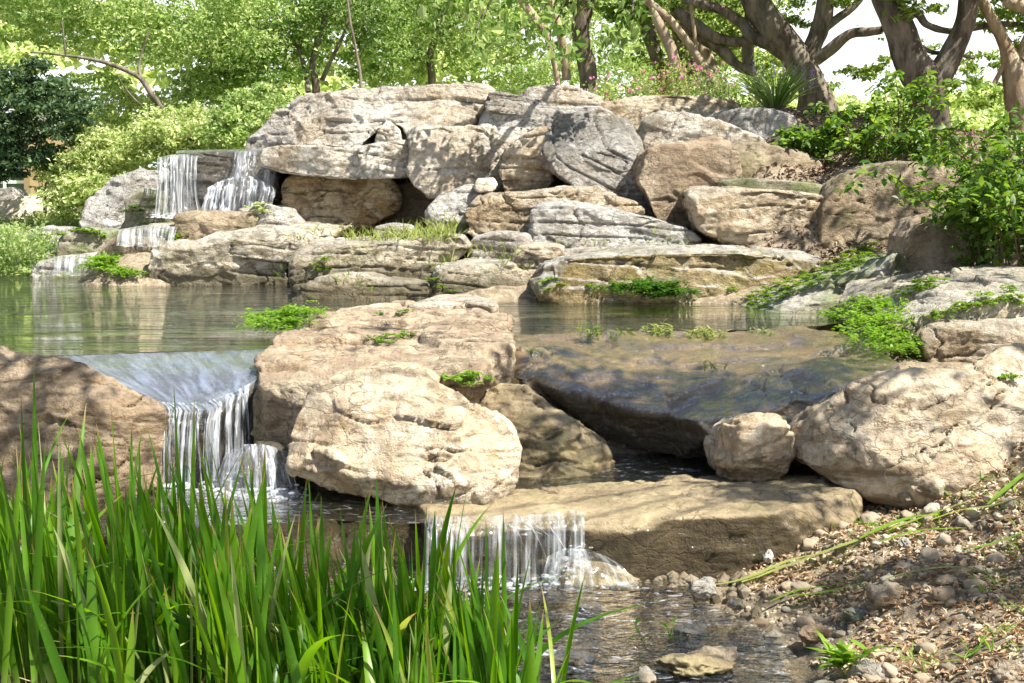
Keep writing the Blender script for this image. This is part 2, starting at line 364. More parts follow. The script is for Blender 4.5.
flat_water('pond_water', [(-12, 8.2), gxy(-60, 359, 0), gxy(45, 356.5, 0), gxy(150, 352, 0), gxy(265, 349.5, 0), gxy(330, 350, 0), gxy(440, 350, 0), gxy(515, 335, 0), gxy(600, 333, 0), gxy(700, 332, 0), gxy(820, 326, 0), gxy(905, 312, 0), (3.2, 10.5), (3, 12.3), (-3, 14), (-5.5, 14.4), (-12, 14.2)], 0, M['pond'])
flat_water('pool_water', [(-2.2, 7.6), (-2.2, 5.8), gxy(330, 520, -.53), gxy(400, 524, -.53), gxy(470, 521, -.53), gxy(560, 516, -.53), gxy(600, 508, -.53), gxy(660, 500, -.53), gxy(740, 488, -.53), gxy(800, 470, -.53), (1.7, 7.6)], -.53, M['pool'])
flat_water('stream_water', [(-1.6, 5.8), (-1.2, 4.9), (-.4, 4.5), (-.3, 1.5), (1.0, 1.5), gxy(1050, 830, -.76), gxy(800, 660, -.76), gxy(770, 630, -.76), gxy(700, 600, -.76), gxy(700, 565, -.76), (.9, 6.6), (-1.6, 6.6)], -.76, M['stream'])

# ------------------------------------------------------------------ rock builder
def finish_rock(name, bm, mat, vox, chips, amp, facet, strata, seed, bed, fine, smooth_it, scal=.35):
    me = bpy.data.meshes.new('tmp'); bmesh.ops.recalc_face_normals(bm, faces=bm.faces); bm.to_mesh(me); bm.free()
    o = bpy.data.objects.new('tmp', me); COL.objects.link(o)
    md = o.modifiers.new('r', 'REMESH'); md.mode = 'VOXEL'; md.voxel_size = vox
    dg = C.evaluated_depsgraph_get(); ev = o.evaluated_get(dg); m2 = bpy.data.meshes.new_from_object(ev)
    n = len(m2.vertices); co = np.empty(n * 3, dtype=np.float32); m2.vertices.foreach_get('co', co); co = co.reshape(-1, 3).astype(float)
    nq = len(m2.polygons); lp = np.empty(len(m2.loops), dtype=np.int32); m2.loops.foreach_get('vertex_index', lp)
    lt = np.empty(nq, dtype=np.int32); m2.polygons.foreach_get('loop_total', lt)
    bpy.data.objects.remove(o); bpy.data.meshes.remove(me); bpy.data.meshes.remove(m2)
    assert (lt == 4).all()
    Q = lp.reshape(-1, 4)
    E = np.unique(np.sort(np.concatenate([Q[:, [0, 1]], Q[:, [1, 2]], Q[:, [2, 3]], Q[:, [3, 0]]]), axis=1), axis=0)
    deg = np.bincount(E.ravel(), minlength=n).astype(float)
    def lap(c, it, k=.6):
        for _ in range(it):
            s_ = np.stack([np.bincount(E[:, 0], c[E[:, 1], j], n) + np.bincount(E[:, 1], c[E[:, 0], j], n) for j in range(3)], 1) / deg[:, None]
            c = c + (s_ - c) * k
        return c
    def normals(c):
        fn = np.cross(c[Q[:, 2]] - c[Q[:, 0]], c[Q[:, 3]] - c[Q[:, 1]])
        vn = np.stack([sum(np.bincount(Q[:, k], fn[:, j], n) for k in range(4)) for j in range(3)], 1)
        return vn / (np.linalg.norm(vn, axis=1)[:, None] + 1e-12)
    R = np.random.RandomState(seed)
    co = lap(co, max(1, smooth_it - 2), .4)
    cen = co.mean(0); dim = np.sort(co.max(0) - co.min(0))
    sc = float(np.clip(dim[0] / .55, .3, 1.1)) * DSC
    for _ in range(chips * (5 if LAYF < 10 else 2)):
        d = R.normal(size=3); d[1] = -abs(d[1]); qt = .975 + .023 * R.rand()
        if LAYF < 10:
            qt = .982 + .016 * R.rand()
            if _ == 0: d = np.array([R.normal() * .05, .08, 1.]); qt = .93
            elif _ in (1, 2, 3): d = np.array([R.normal() * .22, -1., .12 + R.normal() * .18]); qt = .78 + .12 * R.rand()
            elif _ == 4: d = np.array([R.normal() * .3, -.75, -1.]); qt = .98
        d /= np.linalg.norm(d)
        s_ = (co - cen) @ d; t = np.quantile(s_, qt)
        wob = perlin(co * 3 + seed + _) * .008
        e = np.maximum(0, s_ - t + wob); co = co - e[:, None] * d * .97
    so_ = R.rand(3) * 50
    q = co + so_
    N = normals(lap(co, 5))
    disp = .014 + .6 * amp * sc * fbm(q * 2.0, 2)
    qw = q * np.array([1, 1, 1.8]) + .16 * np.stack([perlin(q * 3), perlin(q * 3 + 9), perlin(q * 3 + 23)], 1)
    F1, F2, D, H = voro(qw * 2.6)
    rv = RV[(H * 7 + 3) & 4095] - .5
    disp = disp + facet * sc * .9 * sstep(0, .06, F2 - F1) * (D * rv).sum(1) * 2.2
    F1, F2, D, H = voro(qw * 7)
    rv = RV[(H * 5 + 1) & 4095] - .5
    rough = sstep(-.2, .35, fbm(q * 1.1 + 31, 2))
    disp = disp + scal * facet * sc * (.25 + .75 * rough) * ((D * rv).sum(1) * .6 + 1.1 * F1 * F1 - .25)
    F1, F2, D, H = voro(qw * 19)
    rv = RV[(H * 3 + 1) & 4095] - .5
    disp = disp + min(1, scal * 1.6) * facet * sc * .38 * (.15 + .85 * rough) * ((D * rv).sum(1) * .6 + 1.1 * F1 * F1 - .25)
    b = np.array(bed, dtype=float); b /= np.linalg.norm(b)
    sv = (q @ b) * (LAYF / max(sc, .5)) + .6 * fbm(q * 1.1, 2)
    li = np.floor(sv).astype(np.int64); fr = sv - li
    r0 = RV[li & 4095, 0]; r1 = RV[(li + 1) & 4095, 0]
    lay = r0 + (r1 - r0) * sstep(.88, 1, fr) - .8 * np.exp(-((fr - .9) / .05) ** 2)
    patch = sstep(-.2, .3, fbm(q * 1.2 + 5, 2))
    disp = disp + 1.7 * strata * sc * (lay - .5) * patch
    # a few deep cracks
    ck = np.abs(fbm(q * np.array([1.6, 1.6, 3.2]) + 3, 3))
    disp = disp - .035 * sc * np.exp(-(ck / .016) ** 2) * sstep(.0, .3, fbm(q * 1.5 + 77, 2))
    disp = disp + fine * sc * (.5 - 1.8 * np.abs(fbm(q * 8, 3)) + .8 * rough * fbm(q * 26, 3))
    co = co + N * disp[:, None]
    return co, Q

def rock(label, poly, Y, depth, mat='lime', group=None, cat='rock', name='rock', vox=.015, rake=.12, bulge=.01, curve=.05, taper=.93, drop=.0, chips=3, amp=.010, facet=.026, strata=.026, seed=None, sink=.12, bed=(.06, .1, 1), fine=.006, sm=3, skew=0.):
    global RS
    RS += 1; seed = RS if seed is None else seed
    pts = np.array([P(a, b, Y) for a, b in poly])
    x0, x1, z0, z1 = pts[:, 0].min(), pts[:, 0].max(), pts[:, 2].min(), pts[:, 2].max()
    xc = (x0 + x1) / 2; hw = (x1 - x0) / 2; h = z1 - z0
    def yo(x, z): return Y + rake * (z - z0) / h + curve * ((x - xc) / hw) ** 2 + skew * (x - xc)
    ring = np.array([P(a, b, yo(p[0], p[2])) for (a, b), p in zip(poly, pts)])
    ext = ring.copy(); ext[:, 2] -= sink * (1 - sstep(0., .3, (ring[:, 2] - z0) / h))
    cen = ring.mean(0)
    mid = cen + .6 * (ext - cen); mid[:, 1] = [yo(x, z) - bulge for x, _, z in mid]
    back = ext.copy(); back[:, 0] = xc + (back[:, 0] - xc) * taper; back[:, 1] += depth; back[:, 2] -= drop * (back[:, 2] - z0)
    bm = bmesh.new(); n = len(poly)
    A = [bm.verts.new(p) for p in ext]; B = [bm.verts.new(p) for p in mid]; D = [bm.verts.new(p) for p in back]
    cc = cen.copy(); cc[1] = yo(cen[0], cen[2]) - bulge * 1.15; cv = bm.verts.new(cc)
    for i in range(n):
        j = (i + 1) % n
        bm.faces.new((A[i], A[j], B[j], B[i])); bm.faces.new((B[i], B[j], cv)); bm.faces.new((A[j], A[i], D[i], D[j]))
    bm.faces.new(D[::-1])
    co, Q = finish_rock(name, bm, mat, vox, chips, amp, facet, strata, seed, bed, fine, sm)
    o = mesh_np(name, co, Q, M[mat]); return tag(o, label, cat, group)
def slab(label, poly, thick, mat='lime', z=None, group=None, cat='rock', name='rock', vox=.014, inset=.93, chips=3, amp=.025, facet=.03, strata=.014, seed=None, bed=(.05, .12, 1), fine=.005, sm=3, dome=0.):
    global RS
    RS += 1; seed = RS if seed is None else seed
    top = np.array([G(p[0], p[1], p[2] if len(p) > 2 else z) for p in poly])
    c = top.mean(0)
    bot = c + (top - c) * inset; bot[:, 2] = top[:, 2] - thick
    bm = bmesh.new(); n = len(poly)
    A = [bm.verts.new(p) for p in top]; B = [bm.verts.new(p) for p in bot]
    mid = c + (top - c) * .55; mid[:, 2] += dome
    Mv = [bm.verts.new(p) for p in mid]; cc = mid.mean(0); cc[2] += dome * .2; cv = bm.verts.new(cc)
    for i in range(n):
        j = (i + 1) % n
        bm.faces.new((A[i], B[i], B[j], A[j])); bm.faces.new((A[i], A[j], Mv[j], Mv[i])); bm.faces.new((Mv[i], Mv[j], cv))
    bm.faces.new(B)
    co, Q = finish_rock(name, bm, mat, vox, chips, amp, facet, strata, seed, bed, fine, sm)
    o = mesh_np(name, co, Q, M[mat]); return tag(o, label, cat, group)
RS = 100
DSC = 1.0
LAYF = 9.0
GW = 'stacked limestone blocks of the waterfall wall'
GS = 'low stones along the pond shore'
GN = 'boulders round the lower pool'
GH = 'boulders on the right hillside'
# ------------------------------------------------------------------ the stone wall, back rows first
V8 = .018
rock('long pale slab topping the wall with a dark hollow under its right half', [(275,110),(287,96),(313,93),(363,89),(445,85),(489,84),(495,90),(498,102),(480,116),(468,128),(427,128),(408,131),(400,122),(389,119),(375,126),(357,136),(342,143),(299,143),(272,138)], 14.5, 1.3, 'lime', GW, vox=V8, rake=.25, amp=.012, facet=.03, seed=41)
rock('small knob of limestone propping the long top slab beside its dark hollow', [(372,143),(378,130),(388,121),(398,130),(404,142)], 14.55, .5, 'lime', GW, vox=.014, chips=2)
rock('sloping grey stone left of the long top slab', [(236,152),(246,138),(262,126),(275,108),(290,112),(296,150)], 14.8, .9, 'limegrey', GW, vox=V8)
rock('rough filling stone deep under the long top slab', [(290,150),(300,134),(360,130),(420,126),(470,124),(470,150)], 15.1, .6, 'limegrey', GW, vox=.02)
rock('thin upper sheet of the slate stack at the right end of the long top slab', [(488,94),(500,92),(540,101),(552,106),(548,110),(520,106),(490,101)], 14.4, .5, 'tilt', GW, vox=.012, chips=1, amp=.01, facet=.015, sink=0)
rock('thin lower sheet of the slate stack lying beside the long top slab', [(486,103),(500,100),(535,106),(550,110),(545,114),(500,111),(487,109)], 14.3, .5, 'limegrey', GW, vox=.012, chips=1, amp=.01, facet=.015, sink=0)
rock('pale rounded block behind the slate stack below the blue flowers', [(523,97),(527,88),(548,86),(570,87),(585,92),(602,98),(606,110),(540,110)], 15.0, .7, 'lime', GW, vox=V8)
rock('low flat slab lying on top of the broad centre block', [(473,129),(480,110),(498,106),(540,106),(600,107),(622,118),(610,132),(530,132)], 14.2, .9, 'limegrey', GW, vox=V8)
rock('broad flat topped block on the wall crest beneath the pink flowers', [(598,104),(633,97),(660,95),(706,96),(729,100),(748,103),(748,112),(713,120),(686,120),(660,124),(620,130),(604,118)], 14.7, 1.0, 'limetan', GW, vox=V8)
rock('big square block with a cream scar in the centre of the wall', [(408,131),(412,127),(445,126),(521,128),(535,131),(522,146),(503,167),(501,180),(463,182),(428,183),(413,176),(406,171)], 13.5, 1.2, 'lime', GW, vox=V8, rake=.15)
rock('long overhanging slab with a rounded left nose beside the upper waterfall', [(251,156),(253,149),(275,146),(299,147),(337,147),(354,147),(381,143),(408,141),(410,174),(404,176),(357,178),(304,175),(275,171),(254,166)], 13.5, 1.3, 'lime', GW, vox=V8, rake=.1, sink=0, seed=5)
rock('brown water stained block under the long overhanging slab', [(279,184),(284,177),(299,174),(357,174),(386,177),(398,190),(399,208),(366,216),(337,218),(293,217),(282,209)], 13.8, .9, 'stained', GW, vox=V8, strata=.008)
rock('dark recessed stone in the gap beside the brown stained block', [(390,200),(394,176),(440,176),(520,180),(600,184),(600,206),(440,206)], 14.2, .6, 'brown', GW, vox=.025)
rock('upright tan boulder wedged between the square block and the tilted grey slab', [(499,173),(507,148),(523,134),(547,122),(553,136),(545,160),(556,178),(533,186),(510,190)], 13.2, .9, 'limetan', GW, vox=.016, rake=.2)
rock('large tilted grey slab with a dark scaly upper face', [(548,113),(560,110),(580,115),(626,121),(636,133),(644,150),(641,170),(652,200),(640,208),(626,204),(586,187),(566,178),(543,164),(539,156),(547,140)], 12.7, .9, 'tilt', GW, vox=.015, rake=.95, bed=(.55, -.5, .7), strata=.022, bulge=.02)
rock('flat block behind the rounded brown boulder on the wall crest', [(640,134),(646,121),(660,112),(686,113),(733,126),(766,138),(774,147),(733,156),(680,156),(645,153)], 13.6, .9, 'lime', GW, vox=V8)
rock('rounded brown boulder with a smooth bulging left face', [(638,168),(641,155),(650,149),(673,147),(690,145),(713,140),(733,141),(741,155),(745,176),(735,187),(713,191),(695,195),(694,205),(700,220),(686,221),(666,214),(650,195),(640,182)], 12.6, .9, 'brownpit', GW, vox=.016, rake=.3, strata=.004, facet=.03)
rock('brown boulder sloping away to the right below the mulch slope', [(733,142),(766,145),(799,150),(820,160),(830,172),(831,188),(799,192),(740,190)], 12.9, 1.0, 'brown', GW, vox=.018, rake=.35, strata=.004)
rock('thin mossy slab laid on the yellow tan block', [(724,188),(727,182),(745,180),(790,182),(826,186),(830,196),(800,196),(740,194)], 12.35, .7, 'mossy', GW, vox=.014, sink=0, chips=2)
rock('yellow tan block with layered face at the right of the wall', [(692,194),(699,189),(733,190),(792,193),(827,197),(828,237),(799,240),(739,237),(699,227),(691,207)], 11.95, 1.0, 'limetan', GW, vox=.016, rake=.08, strata=.02)
rock('low sunken stone behind the small white chip', [(427,212),(436,198),(468,187),(487,186),(487,196),(466,209),(466,226),(430,221)], 12.7, .8, 'limegrey', GW, vox=.016)
rock('small white chip of stone lying under the square block', [(474,188),(478,180),(493,179),(496,185),(492,191),(478,191)], 12.75, .2, 'far', GW, vox=.01, chips=3, amp=.01, facet=.02, sink=0)
rock('fawn block with a cracked face below the upright tan boulder', [(463,210),(474,198),(489,194),(532,194),(560,190),(600,192),(640,204),(650,215),(560,214),(533,220),(527,232),(492,234),(466,226)], 12.3, .9, 'limetan', GW, vox=.016)
rock('pale grey ledge block sloping down to the right under the tilted slab', [(527,247),(532,214),(540,205),(566,203),(613,210),(646,220),(699,233),(713,243),(640,247),(566,250)], 11.8, 1.3, 'limegrey', GW, vox=.015, rake=.3)
rock('small grey stone at the left end of the grassy ledge', [(372,236),(376,228),(395,225),(412,228),(410,236)], 12.0, .3, 'limegrey', GW, vox=.012, chips=2, amp=.015, sink=.0)
# shore rows
rock('wide slab with a stepped face carrying the grass tufts above the pond', [(280,282),(284,254),(299,249),(343,247),(386,246),(463,241),(472,252),(459,262),(445,272),(427,278),(427,292),(392,294),(363,292),(328,292),(299,294),(281,292)], 11.2, 1.9, 'limewater', GS, vox=.015, rake=.1, seed=31)
rock('low stone awash at the foot of the wide grassy slab', [(288,300),(295,293),(313,283),(337,277),(363,276),(392,285),(427,289),(432,297),(430,304),(360,306),(295,306)], 10.9, .7, 'limewater', GS, vox=.014, rake=.2)
rock('broken shelf stone between the grassy slab and the long flat shore rock', [(430,285),(437,272),(463,266),(515,264),(529,272),(538,292),(530,302),(489,303),(432,303)], 11.0, .9, 'limewater', GS, vox=.014, rake=.25, strata=.025)
rock('narrow ledge stone behind the broken shelf stone', [(468,252),(471,242),(500,234),(530,236),(534,256),(505,264),(475,262)], 11.7, .9, 'limegrey', GS, vox=.016)
rock('tan wedge of stone at the left tip of the long flat shore rock', [(512,262),(520,250),(548,246),(566,250),(556,268),(530,276)], 11.2, .7, 'limetan', GS, vox=.014)
rock('long flat shore rock with a flaky top and algae green face over the pond', [(531,284),(541,268),(559,262),(588,258),(646,257),(720,257),(800,260),(838,262),(834,278),(800,292),(745,304),(690,306),(600,304),(560,302)], 10.38, 2.2, 'algae', GS, vox=.014, rake=.12, strata=.03, curve=.12, sink=.25)
rock('massive sloping shore rock below the upper cascades', [(142,286),(150,256),(165,246),(195,243),(217,234),(250,229),(300,226),(345,228),(320,250),(285,262),(278,280),(275,292),(190,293),(152,290)], 12.0, 1.4, 'limewater', GS, vox=.016, rake=.7, bulge=.1, curve=.2)
rock('overhanging brown rock above the left fern by the pond', [(96,262),(97,244),(120,238),(150,242),(156,252),(150,266),(142,284),(108,284),(100,272)], 12.7, .8, 'brown', GS, vox=.015)
rock('grass topped stone stepping down left of the overhanging brown rock', [(53,254),(56,238),(80,230),(104,234),(106,250),(96,258),(60,260)], 13.5, .8, 'mossy', GS, vox=.016)
rock('wet shelf stone at the far left of the pond with a thin trickle', [(28,276),(33,265),(60,257),(98,254),(98,278),(60,280)], 13.3, .8, 'limegrey', GS, vox=.015)
rock('blue grey stone standing behind the wet shelf stone', [(26,258),(28,232),(45,228),(62,230),(64,258)], 14.1, .5, 'limegrey', GS, vox=.016)
# upper cascade rocks
rock('large pale triangular boulder left of the upper waterfall', [(74,222),(80,203),(100,183),(128,171),(158,172),(168,190),(168,224)], 14.6, 1.1, 'limegrey', GW, vox=V8, strata=.006, rake=.2)
rock('small olive stone in front of the pale triangular boulder', [(124,216),(126,198),(140,190),(160,192),(166,218)], 14.2, .5, 'mossy', GW, vox=.016)
rock('square dark wet block between the two upper water curtains', [(160,186),(162,158),(178,155),(180,153),(235,152),(270,152),(278,186),(225,190)], 14.35, 1.2, 'wetdark', GW, vox=V8, rake=.05)
rock('lower wet step behind the spreading upper cascade', [(158,218),(160,188),(196,184),(240,182),(272,186),(280,218)], 14.45, .8, 'wetdark', GW, vox=V8, rake=-.1)
rock('brown ledge stone at the foot of the upper cascades', [(172,226),(176,216),(200,213),(240,214),(256,216),(250,232),(200,238),(176,236)], 13.3, .8, 'brown', GS, vox=.016)
rock('flat sunlit stone right of the upper cascade foot', [(226,226),(236,212),(262,206),(290,212),(300,224),(300,234),(240,234)], 13.4, .8, 'lime', GS, vox=.016)
rock('flat wet stone carrying the runoff left of the brown ledge stone', [(118,246),(120,232),(150,226),(178,228),(180,244),(150,248)], 13.3, .7, 'limewater', GS, vox=.016)
rock('sunlit pale boulder on the far left lawn', [(-40,226),(-30,206),(10,199),(38,197),(52,204),(64,226)], 18, 1.2, 'far', None, vox=.03, strata=.004)
rock('small dark grey stone behind the sunlit pale boulder', [(-20,204),(-8,190),(10,188),(22,204)], 18.8, .6, 'limegrey', None, vox=.025)
# right hillside
rock('grey whaleback boulder below the strap leaved clump', [(708,124),(712,117),(724,111),(757,108),(780,110),(797,116),(803,130),(795,144),(750,142),(713,132)], 14.1, .8, 'limegrey', GH, vox=.016, strata=.004, facet=.02)
rock('largest dark brown boulder on the right hillside', [(826,236),(827,206),(841,184),(863,171),(900,163),(940,163),(968,176),(978,200),(965,240),(920,250),(870,252),(845,253),(830,250)], 11.7, 1.2, 'brown', GH, vox=.017, rake=.35, strata=.006)
rock('round pitted brown boulder beside the leafy shrub', [(911,262),(912,240),(925,225),(960,214),(985,218),(999,235),(1001,250),(985,268),(940,272)], 10.0, .7, 'brownpit', GH, vox=.014, strata=0, facet=.02, fine=.009)
rock('flat tan stone right of the round pitted boulder', [(985,262),(992,252),(1020,248),(1060,250),(1060,266),(1000,270)], 9.9, .8, 'limetan', GH, vox=.014)
rock('small stone tucked behind the round pitted boulder near the frame edge', [(1002,248),(1006,234),(1030,230),(1050,248)], 10.4, .5, 'lime', GH, vox=.014)
slab('long slanting slab covered in moss that dips into the pond', [(742,306,.0),(771,291,.10),(817,274,.23),(863,255,.37),(909,237,.50),(918,246,.46),(895,272,.28),(850,296,.10),(812,322,-.04),(770,322,-.06)], .35, 'mossy', group=GH, strata=.02)
slab('broad pale sunlit rock stepping down to the wet stone', [(838,300,.12),(846,285,.2),(870,277,.25),(912,272,.3),(940,262,.36),(1040,260,.4),(1060,300,.25),(1050,322,.2),(985,318,.18),(935,322,.14),(900,326,.08),(870,322,.05)], .42, 'limewater', group=GH, strata=.025, dome=.02)
rock('tan block with a sharp corner above the largest foreground boulder', [(925,340),(940,330),(960,326),(1000,322),(1040,322),(1040,365),(1000,370),(948,372),(932,358)], 8.0, .7, 'limetan', GH, vox=.012, rake=.1)
rock('dark earthy stone under the overhanging fern', [(868,372),(872,340),(900,328),(935,334),(945,374),(900,380)], 8.2, .6, 'brown', GH, vox=.014)
LAYF = 16.0
# foreground boulders
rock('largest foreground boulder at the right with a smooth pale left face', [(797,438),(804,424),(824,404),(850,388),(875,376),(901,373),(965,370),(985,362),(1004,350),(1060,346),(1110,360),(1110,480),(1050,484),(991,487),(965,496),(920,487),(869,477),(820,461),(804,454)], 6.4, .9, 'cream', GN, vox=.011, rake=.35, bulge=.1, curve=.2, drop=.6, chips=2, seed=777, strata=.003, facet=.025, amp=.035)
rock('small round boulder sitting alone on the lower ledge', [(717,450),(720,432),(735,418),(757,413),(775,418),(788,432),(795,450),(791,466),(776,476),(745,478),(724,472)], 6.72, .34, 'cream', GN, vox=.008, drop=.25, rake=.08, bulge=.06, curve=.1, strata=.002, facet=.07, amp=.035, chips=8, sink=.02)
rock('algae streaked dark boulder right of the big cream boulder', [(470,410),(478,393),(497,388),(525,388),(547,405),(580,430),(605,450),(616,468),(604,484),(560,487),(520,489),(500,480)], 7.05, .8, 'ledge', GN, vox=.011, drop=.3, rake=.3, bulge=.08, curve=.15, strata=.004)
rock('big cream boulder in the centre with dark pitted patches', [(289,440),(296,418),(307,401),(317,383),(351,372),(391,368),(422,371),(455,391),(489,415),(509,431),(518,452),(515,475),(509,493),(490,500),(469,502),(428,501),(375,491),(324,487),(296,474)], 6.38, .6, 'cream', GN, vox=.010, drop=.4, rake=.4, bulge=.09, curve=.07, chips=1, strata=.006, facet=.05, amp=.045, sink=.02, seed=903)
rock('dark wet stone at the right of the left waterfall', [(255,440),(255,398),(262,384),(300,378),(325,385),(325,440),(300,462),(270,462)], 7.0, .6, 'brown', GN, vox=.012, rake=.15)
rock('massive brown boulder behind the tall grass at the left edge', [(-60,352),(0,351),(23,354),(59,363),(103,378),(117,383),(158,402),(165,417),(163,466),(158,500),(130,530),(60,545),(-60,550)], 6.5, .8, 'shaded', GN, vox=.011, drop=.4, rake=.35, bulge=.08, strata=.008, amp=.045, curve=.08)
slab('flat island slab of buff stone in the middle of the pond edge', [(256,366,-.02),(268,345,.06),(313,322,.09),(337,309,.10),(404,304,.11),(440,300,.13),(486,305,.12),(508,318,.10),(514,346,.03),(488,362,-.01),(474,378,-.035),(440,383,-.045),(300,385,-.05),(262,384,-.06)], .55, 'island', group=GN, strata=.03, dome=.01, vox=.012)
slab('curved flake of stone lying on the back edge of the island slab', [(408,306,.13),(440,296,.17),(470,296,.17),(496,303,.16),(500,309,.14),(470,305,.14),(430,307,.13)], .05, 'limetan', group=GN, vox=.009, strata=.008, amp=.01, facet=.012)
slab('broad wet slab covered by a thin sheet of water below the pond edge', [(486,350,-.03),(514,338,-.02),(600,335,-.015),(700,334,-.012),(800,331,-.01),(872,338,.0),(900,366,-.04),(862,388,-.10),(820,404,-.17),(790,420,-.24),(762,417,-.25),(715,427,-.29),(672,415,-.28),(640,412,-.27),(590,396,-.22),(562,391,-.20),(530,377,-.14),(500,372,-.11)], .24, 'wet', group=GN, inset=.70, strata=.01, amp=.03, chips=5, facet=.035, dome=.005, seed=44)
rock('dark stone in the recess below the broad wet slab', [(590,486),(590,440),(640,430),(720,438),(830,430),(830,478),(720,486)], 7.6, .5, 'wetdark', GN, vox=.014)
slab('sloping lip stone under the left sheet of water', [(40,362,-.03),(150,354,-.02),(268,352,-.02),(282,366,-.05),(262,384,-.1),(222,406,-.18),(212,412,-.19),(160,412,-.19),(110,392,-.12)], .4, 'wetdark', group=GN, amp=.012, facet=.008, strata=.006)
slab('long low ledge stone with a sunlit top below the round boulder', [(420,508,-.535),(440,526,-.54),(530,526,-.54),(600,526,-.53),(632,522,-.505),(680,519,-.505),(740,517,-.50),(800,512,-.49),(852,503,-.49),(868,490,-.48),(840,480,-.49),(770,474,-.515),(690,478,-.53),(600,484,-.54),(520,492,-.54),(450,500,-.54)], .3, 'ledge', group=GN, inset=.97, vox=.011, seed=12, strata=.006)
rock('dark rim stone holding the pool behind the tall grass', [(60,580),(60,522),(200,520),(340,526),(345,585)], 6.2, .4, 'wetdark', GN, vox=.014)
rock('dark wet stone face under the lower cascade', [(330,580),(330,528),(470,528),(560,526),(604,530),(606,585),(480,590)], 6.26, .5, 'wetdark', GN, vox=.013, rake=.1)
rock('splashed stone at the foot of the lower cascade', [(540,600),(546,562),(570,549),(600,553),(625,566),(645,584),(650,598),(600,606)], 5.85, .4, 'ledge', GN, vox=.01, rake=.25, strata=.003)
rock('rounded stone under the splash of the left waterfall', [(232,496),(238,462),(256,446),(276,446),(292,462),(298,496)], 6.85, .4, 'wetdark', GN, vox=.012, strata=.002)
# ------------------------------------------------------------------ tubes, leaves and plants
def catmull(P_, per=6):
    P_ = np.array(P_, dtype=float); n = len(P_); out = []
    for i in range(n - 1):
        p0 = P_[max(i - 1, 0)]; p1 = P_[i]; p2 = P_[i + 1]; p3 = P_[min(i + 2, n - 1)]
        for k in range(per):
            t = k / per
            out.append(.5 * ((2 * p1) + (p2 - p0) * t + (2 * p0 - 5 * p1 + 4 * p2 - p3) * t * t + (3 * p1 - p0 - 3 * p2 + p3) * t ** 3))
    out.append(P_[-1]); return np.array(out)
def tube(P_, seg=10, per=6, bark=.12, seed=0, freq=6):
    """P_ rows x,y,z,r -> verts, quads"""
    S = catmull(P_, per) if len(P_) > 2 else np.array(P_, dtype=float)
    p = S[:, :3]; r = np.maximum(S[:, 3], .0005)
    T = np.gradient(p, axis=0); T /= np.linalg.norm(T, axis=1)[:, None] + 1e-9
    ref = np.array([.3, 1, .1]) if abs(T[0][1]) < .8 else np.array([1, 0, .2])
    u = np.cross(T, ref); u /= np.linalg.norm(u, axis=1)[:, None] + 1e-9
    w = np.cross(T, u)
    a = np.linspace(0, 2 * math.pi, seg, endpoint=False)
    ring = p[:, None, :] + r[:, None, None] * (np.cos(a)[None, :, None] * u[:, None, :] + np.sin(a)[None, :, None] * w[:, None, :])
    V = ring.reshape(-1, 3)
    if bark > 0:
        nrm = (ring - p[:, None, :]).reshape(-1, 3)
        V = V + nrm * (bark * fbm(V * freq * np.array([1, 1, .4]) + seed * 3.1, 3))[:, None]
    n = len(p); i = np.arange(n * seg).reshape(n, seg); j = np.roll(i, -1, axis=1)
    F = np.stack([i[:-1].ravel(), j[:-1].ravel(), j[1:].ravel(), i[1:].ravel()], 1)
    return V, F
def join(parts):
    Vs = []; Fs = []; o = 0
    for V, F in parts:
        Vs.append(V); Fs.append(F + o); o += len(V)
    return np.concatenate(Vs), np.concatenate(Fs)
def leaves(c, size, R, asp=.55, up=.5, fold=.12, droop=.2, jit=.35):
    n = len(c)
    N = R.normal(size=(n, 3)); N[:, 2] = np.abs(N[:, 2]) + up; N /= np.linalg.norm(N, axis=1)[:, None]
    d = R.normal(size=(n, 3)); d -= (d * N).sum(1)[:, None] * N; d[:, 2] -= droop; d /= np.linalg.norm(d, axis=1)[:, None]
    w = np.cross(N, d); s = (size * (1 + jit * R.normal(size=n)).clip(.4, 1.8))[:, None]
    V = np.stack([c - d * s * .5, c + w * s * asp * .5 + N * s * fold - d * s * .05, c + d * s * .5 - N * s * fold * .5, c - w * s * asp * .5 + N * s * fold - d * s * .05], 1).reshape(-1, 3)
    F = np.arange(4 * n).reshape(n, 4)
    return V, F
def leaf_mat(name, a, b, c, tr=.5, gloss=.25, rough=.45):
    s = NT(name)
    g = s.n('NewGeometry').outputs['Random Per Island']
    col = s.ramp(g, [(0., a), (.5, b), (1., c)])
    v = s.coords(rnd=False)
    col = s.mix(s.math('MULTIPLY', s.ramp(s.noise(v, 1.1, 3), [(.4, 0.), (.65, 1.)]), .45), col, [x * .55 for x in b])
    d = s.n('BsdfPrincipled', {'Base Color': col, 'Roughness': rough, 'Specular IOR Level': gloss})
    tc = s.mix(.5, col, s.n('HueSaturation', {'Color': col, 'Hue': .485, 'Saturation': 1.15, 'Value': 1.9}).outputs[0])
    t = s.n('BsdfTranslucent', {'Color': tc})
    return s.out(s.n('MixShader', {0: tr, 1: d.outputs[0], 2: t.outputs[0]}).outputs[0])
M['leaf_light'] = leaf_mat('light_green_leaves', (.14, .24, .06), (.28, .39, .13), (.60, .66, .34), tr=.6)
M['leaf_mid'] = leaf_mat('mid_green_leaves', (.08, .165, .03), (.16, .26, .065), (.41, .49, .21), tr=.6)
M['leaf_yel'] = leaf_mat('yellow_green_leaves', (.18, .28, .07), (.39, .47, .17), (.74, .74, .46))
M['leaf_dark'] = leaf_mat('dark_blue_green_leaves', (.03, .06, .025), (.05, .10, .04), (.17, .24, .11), tr=.3)
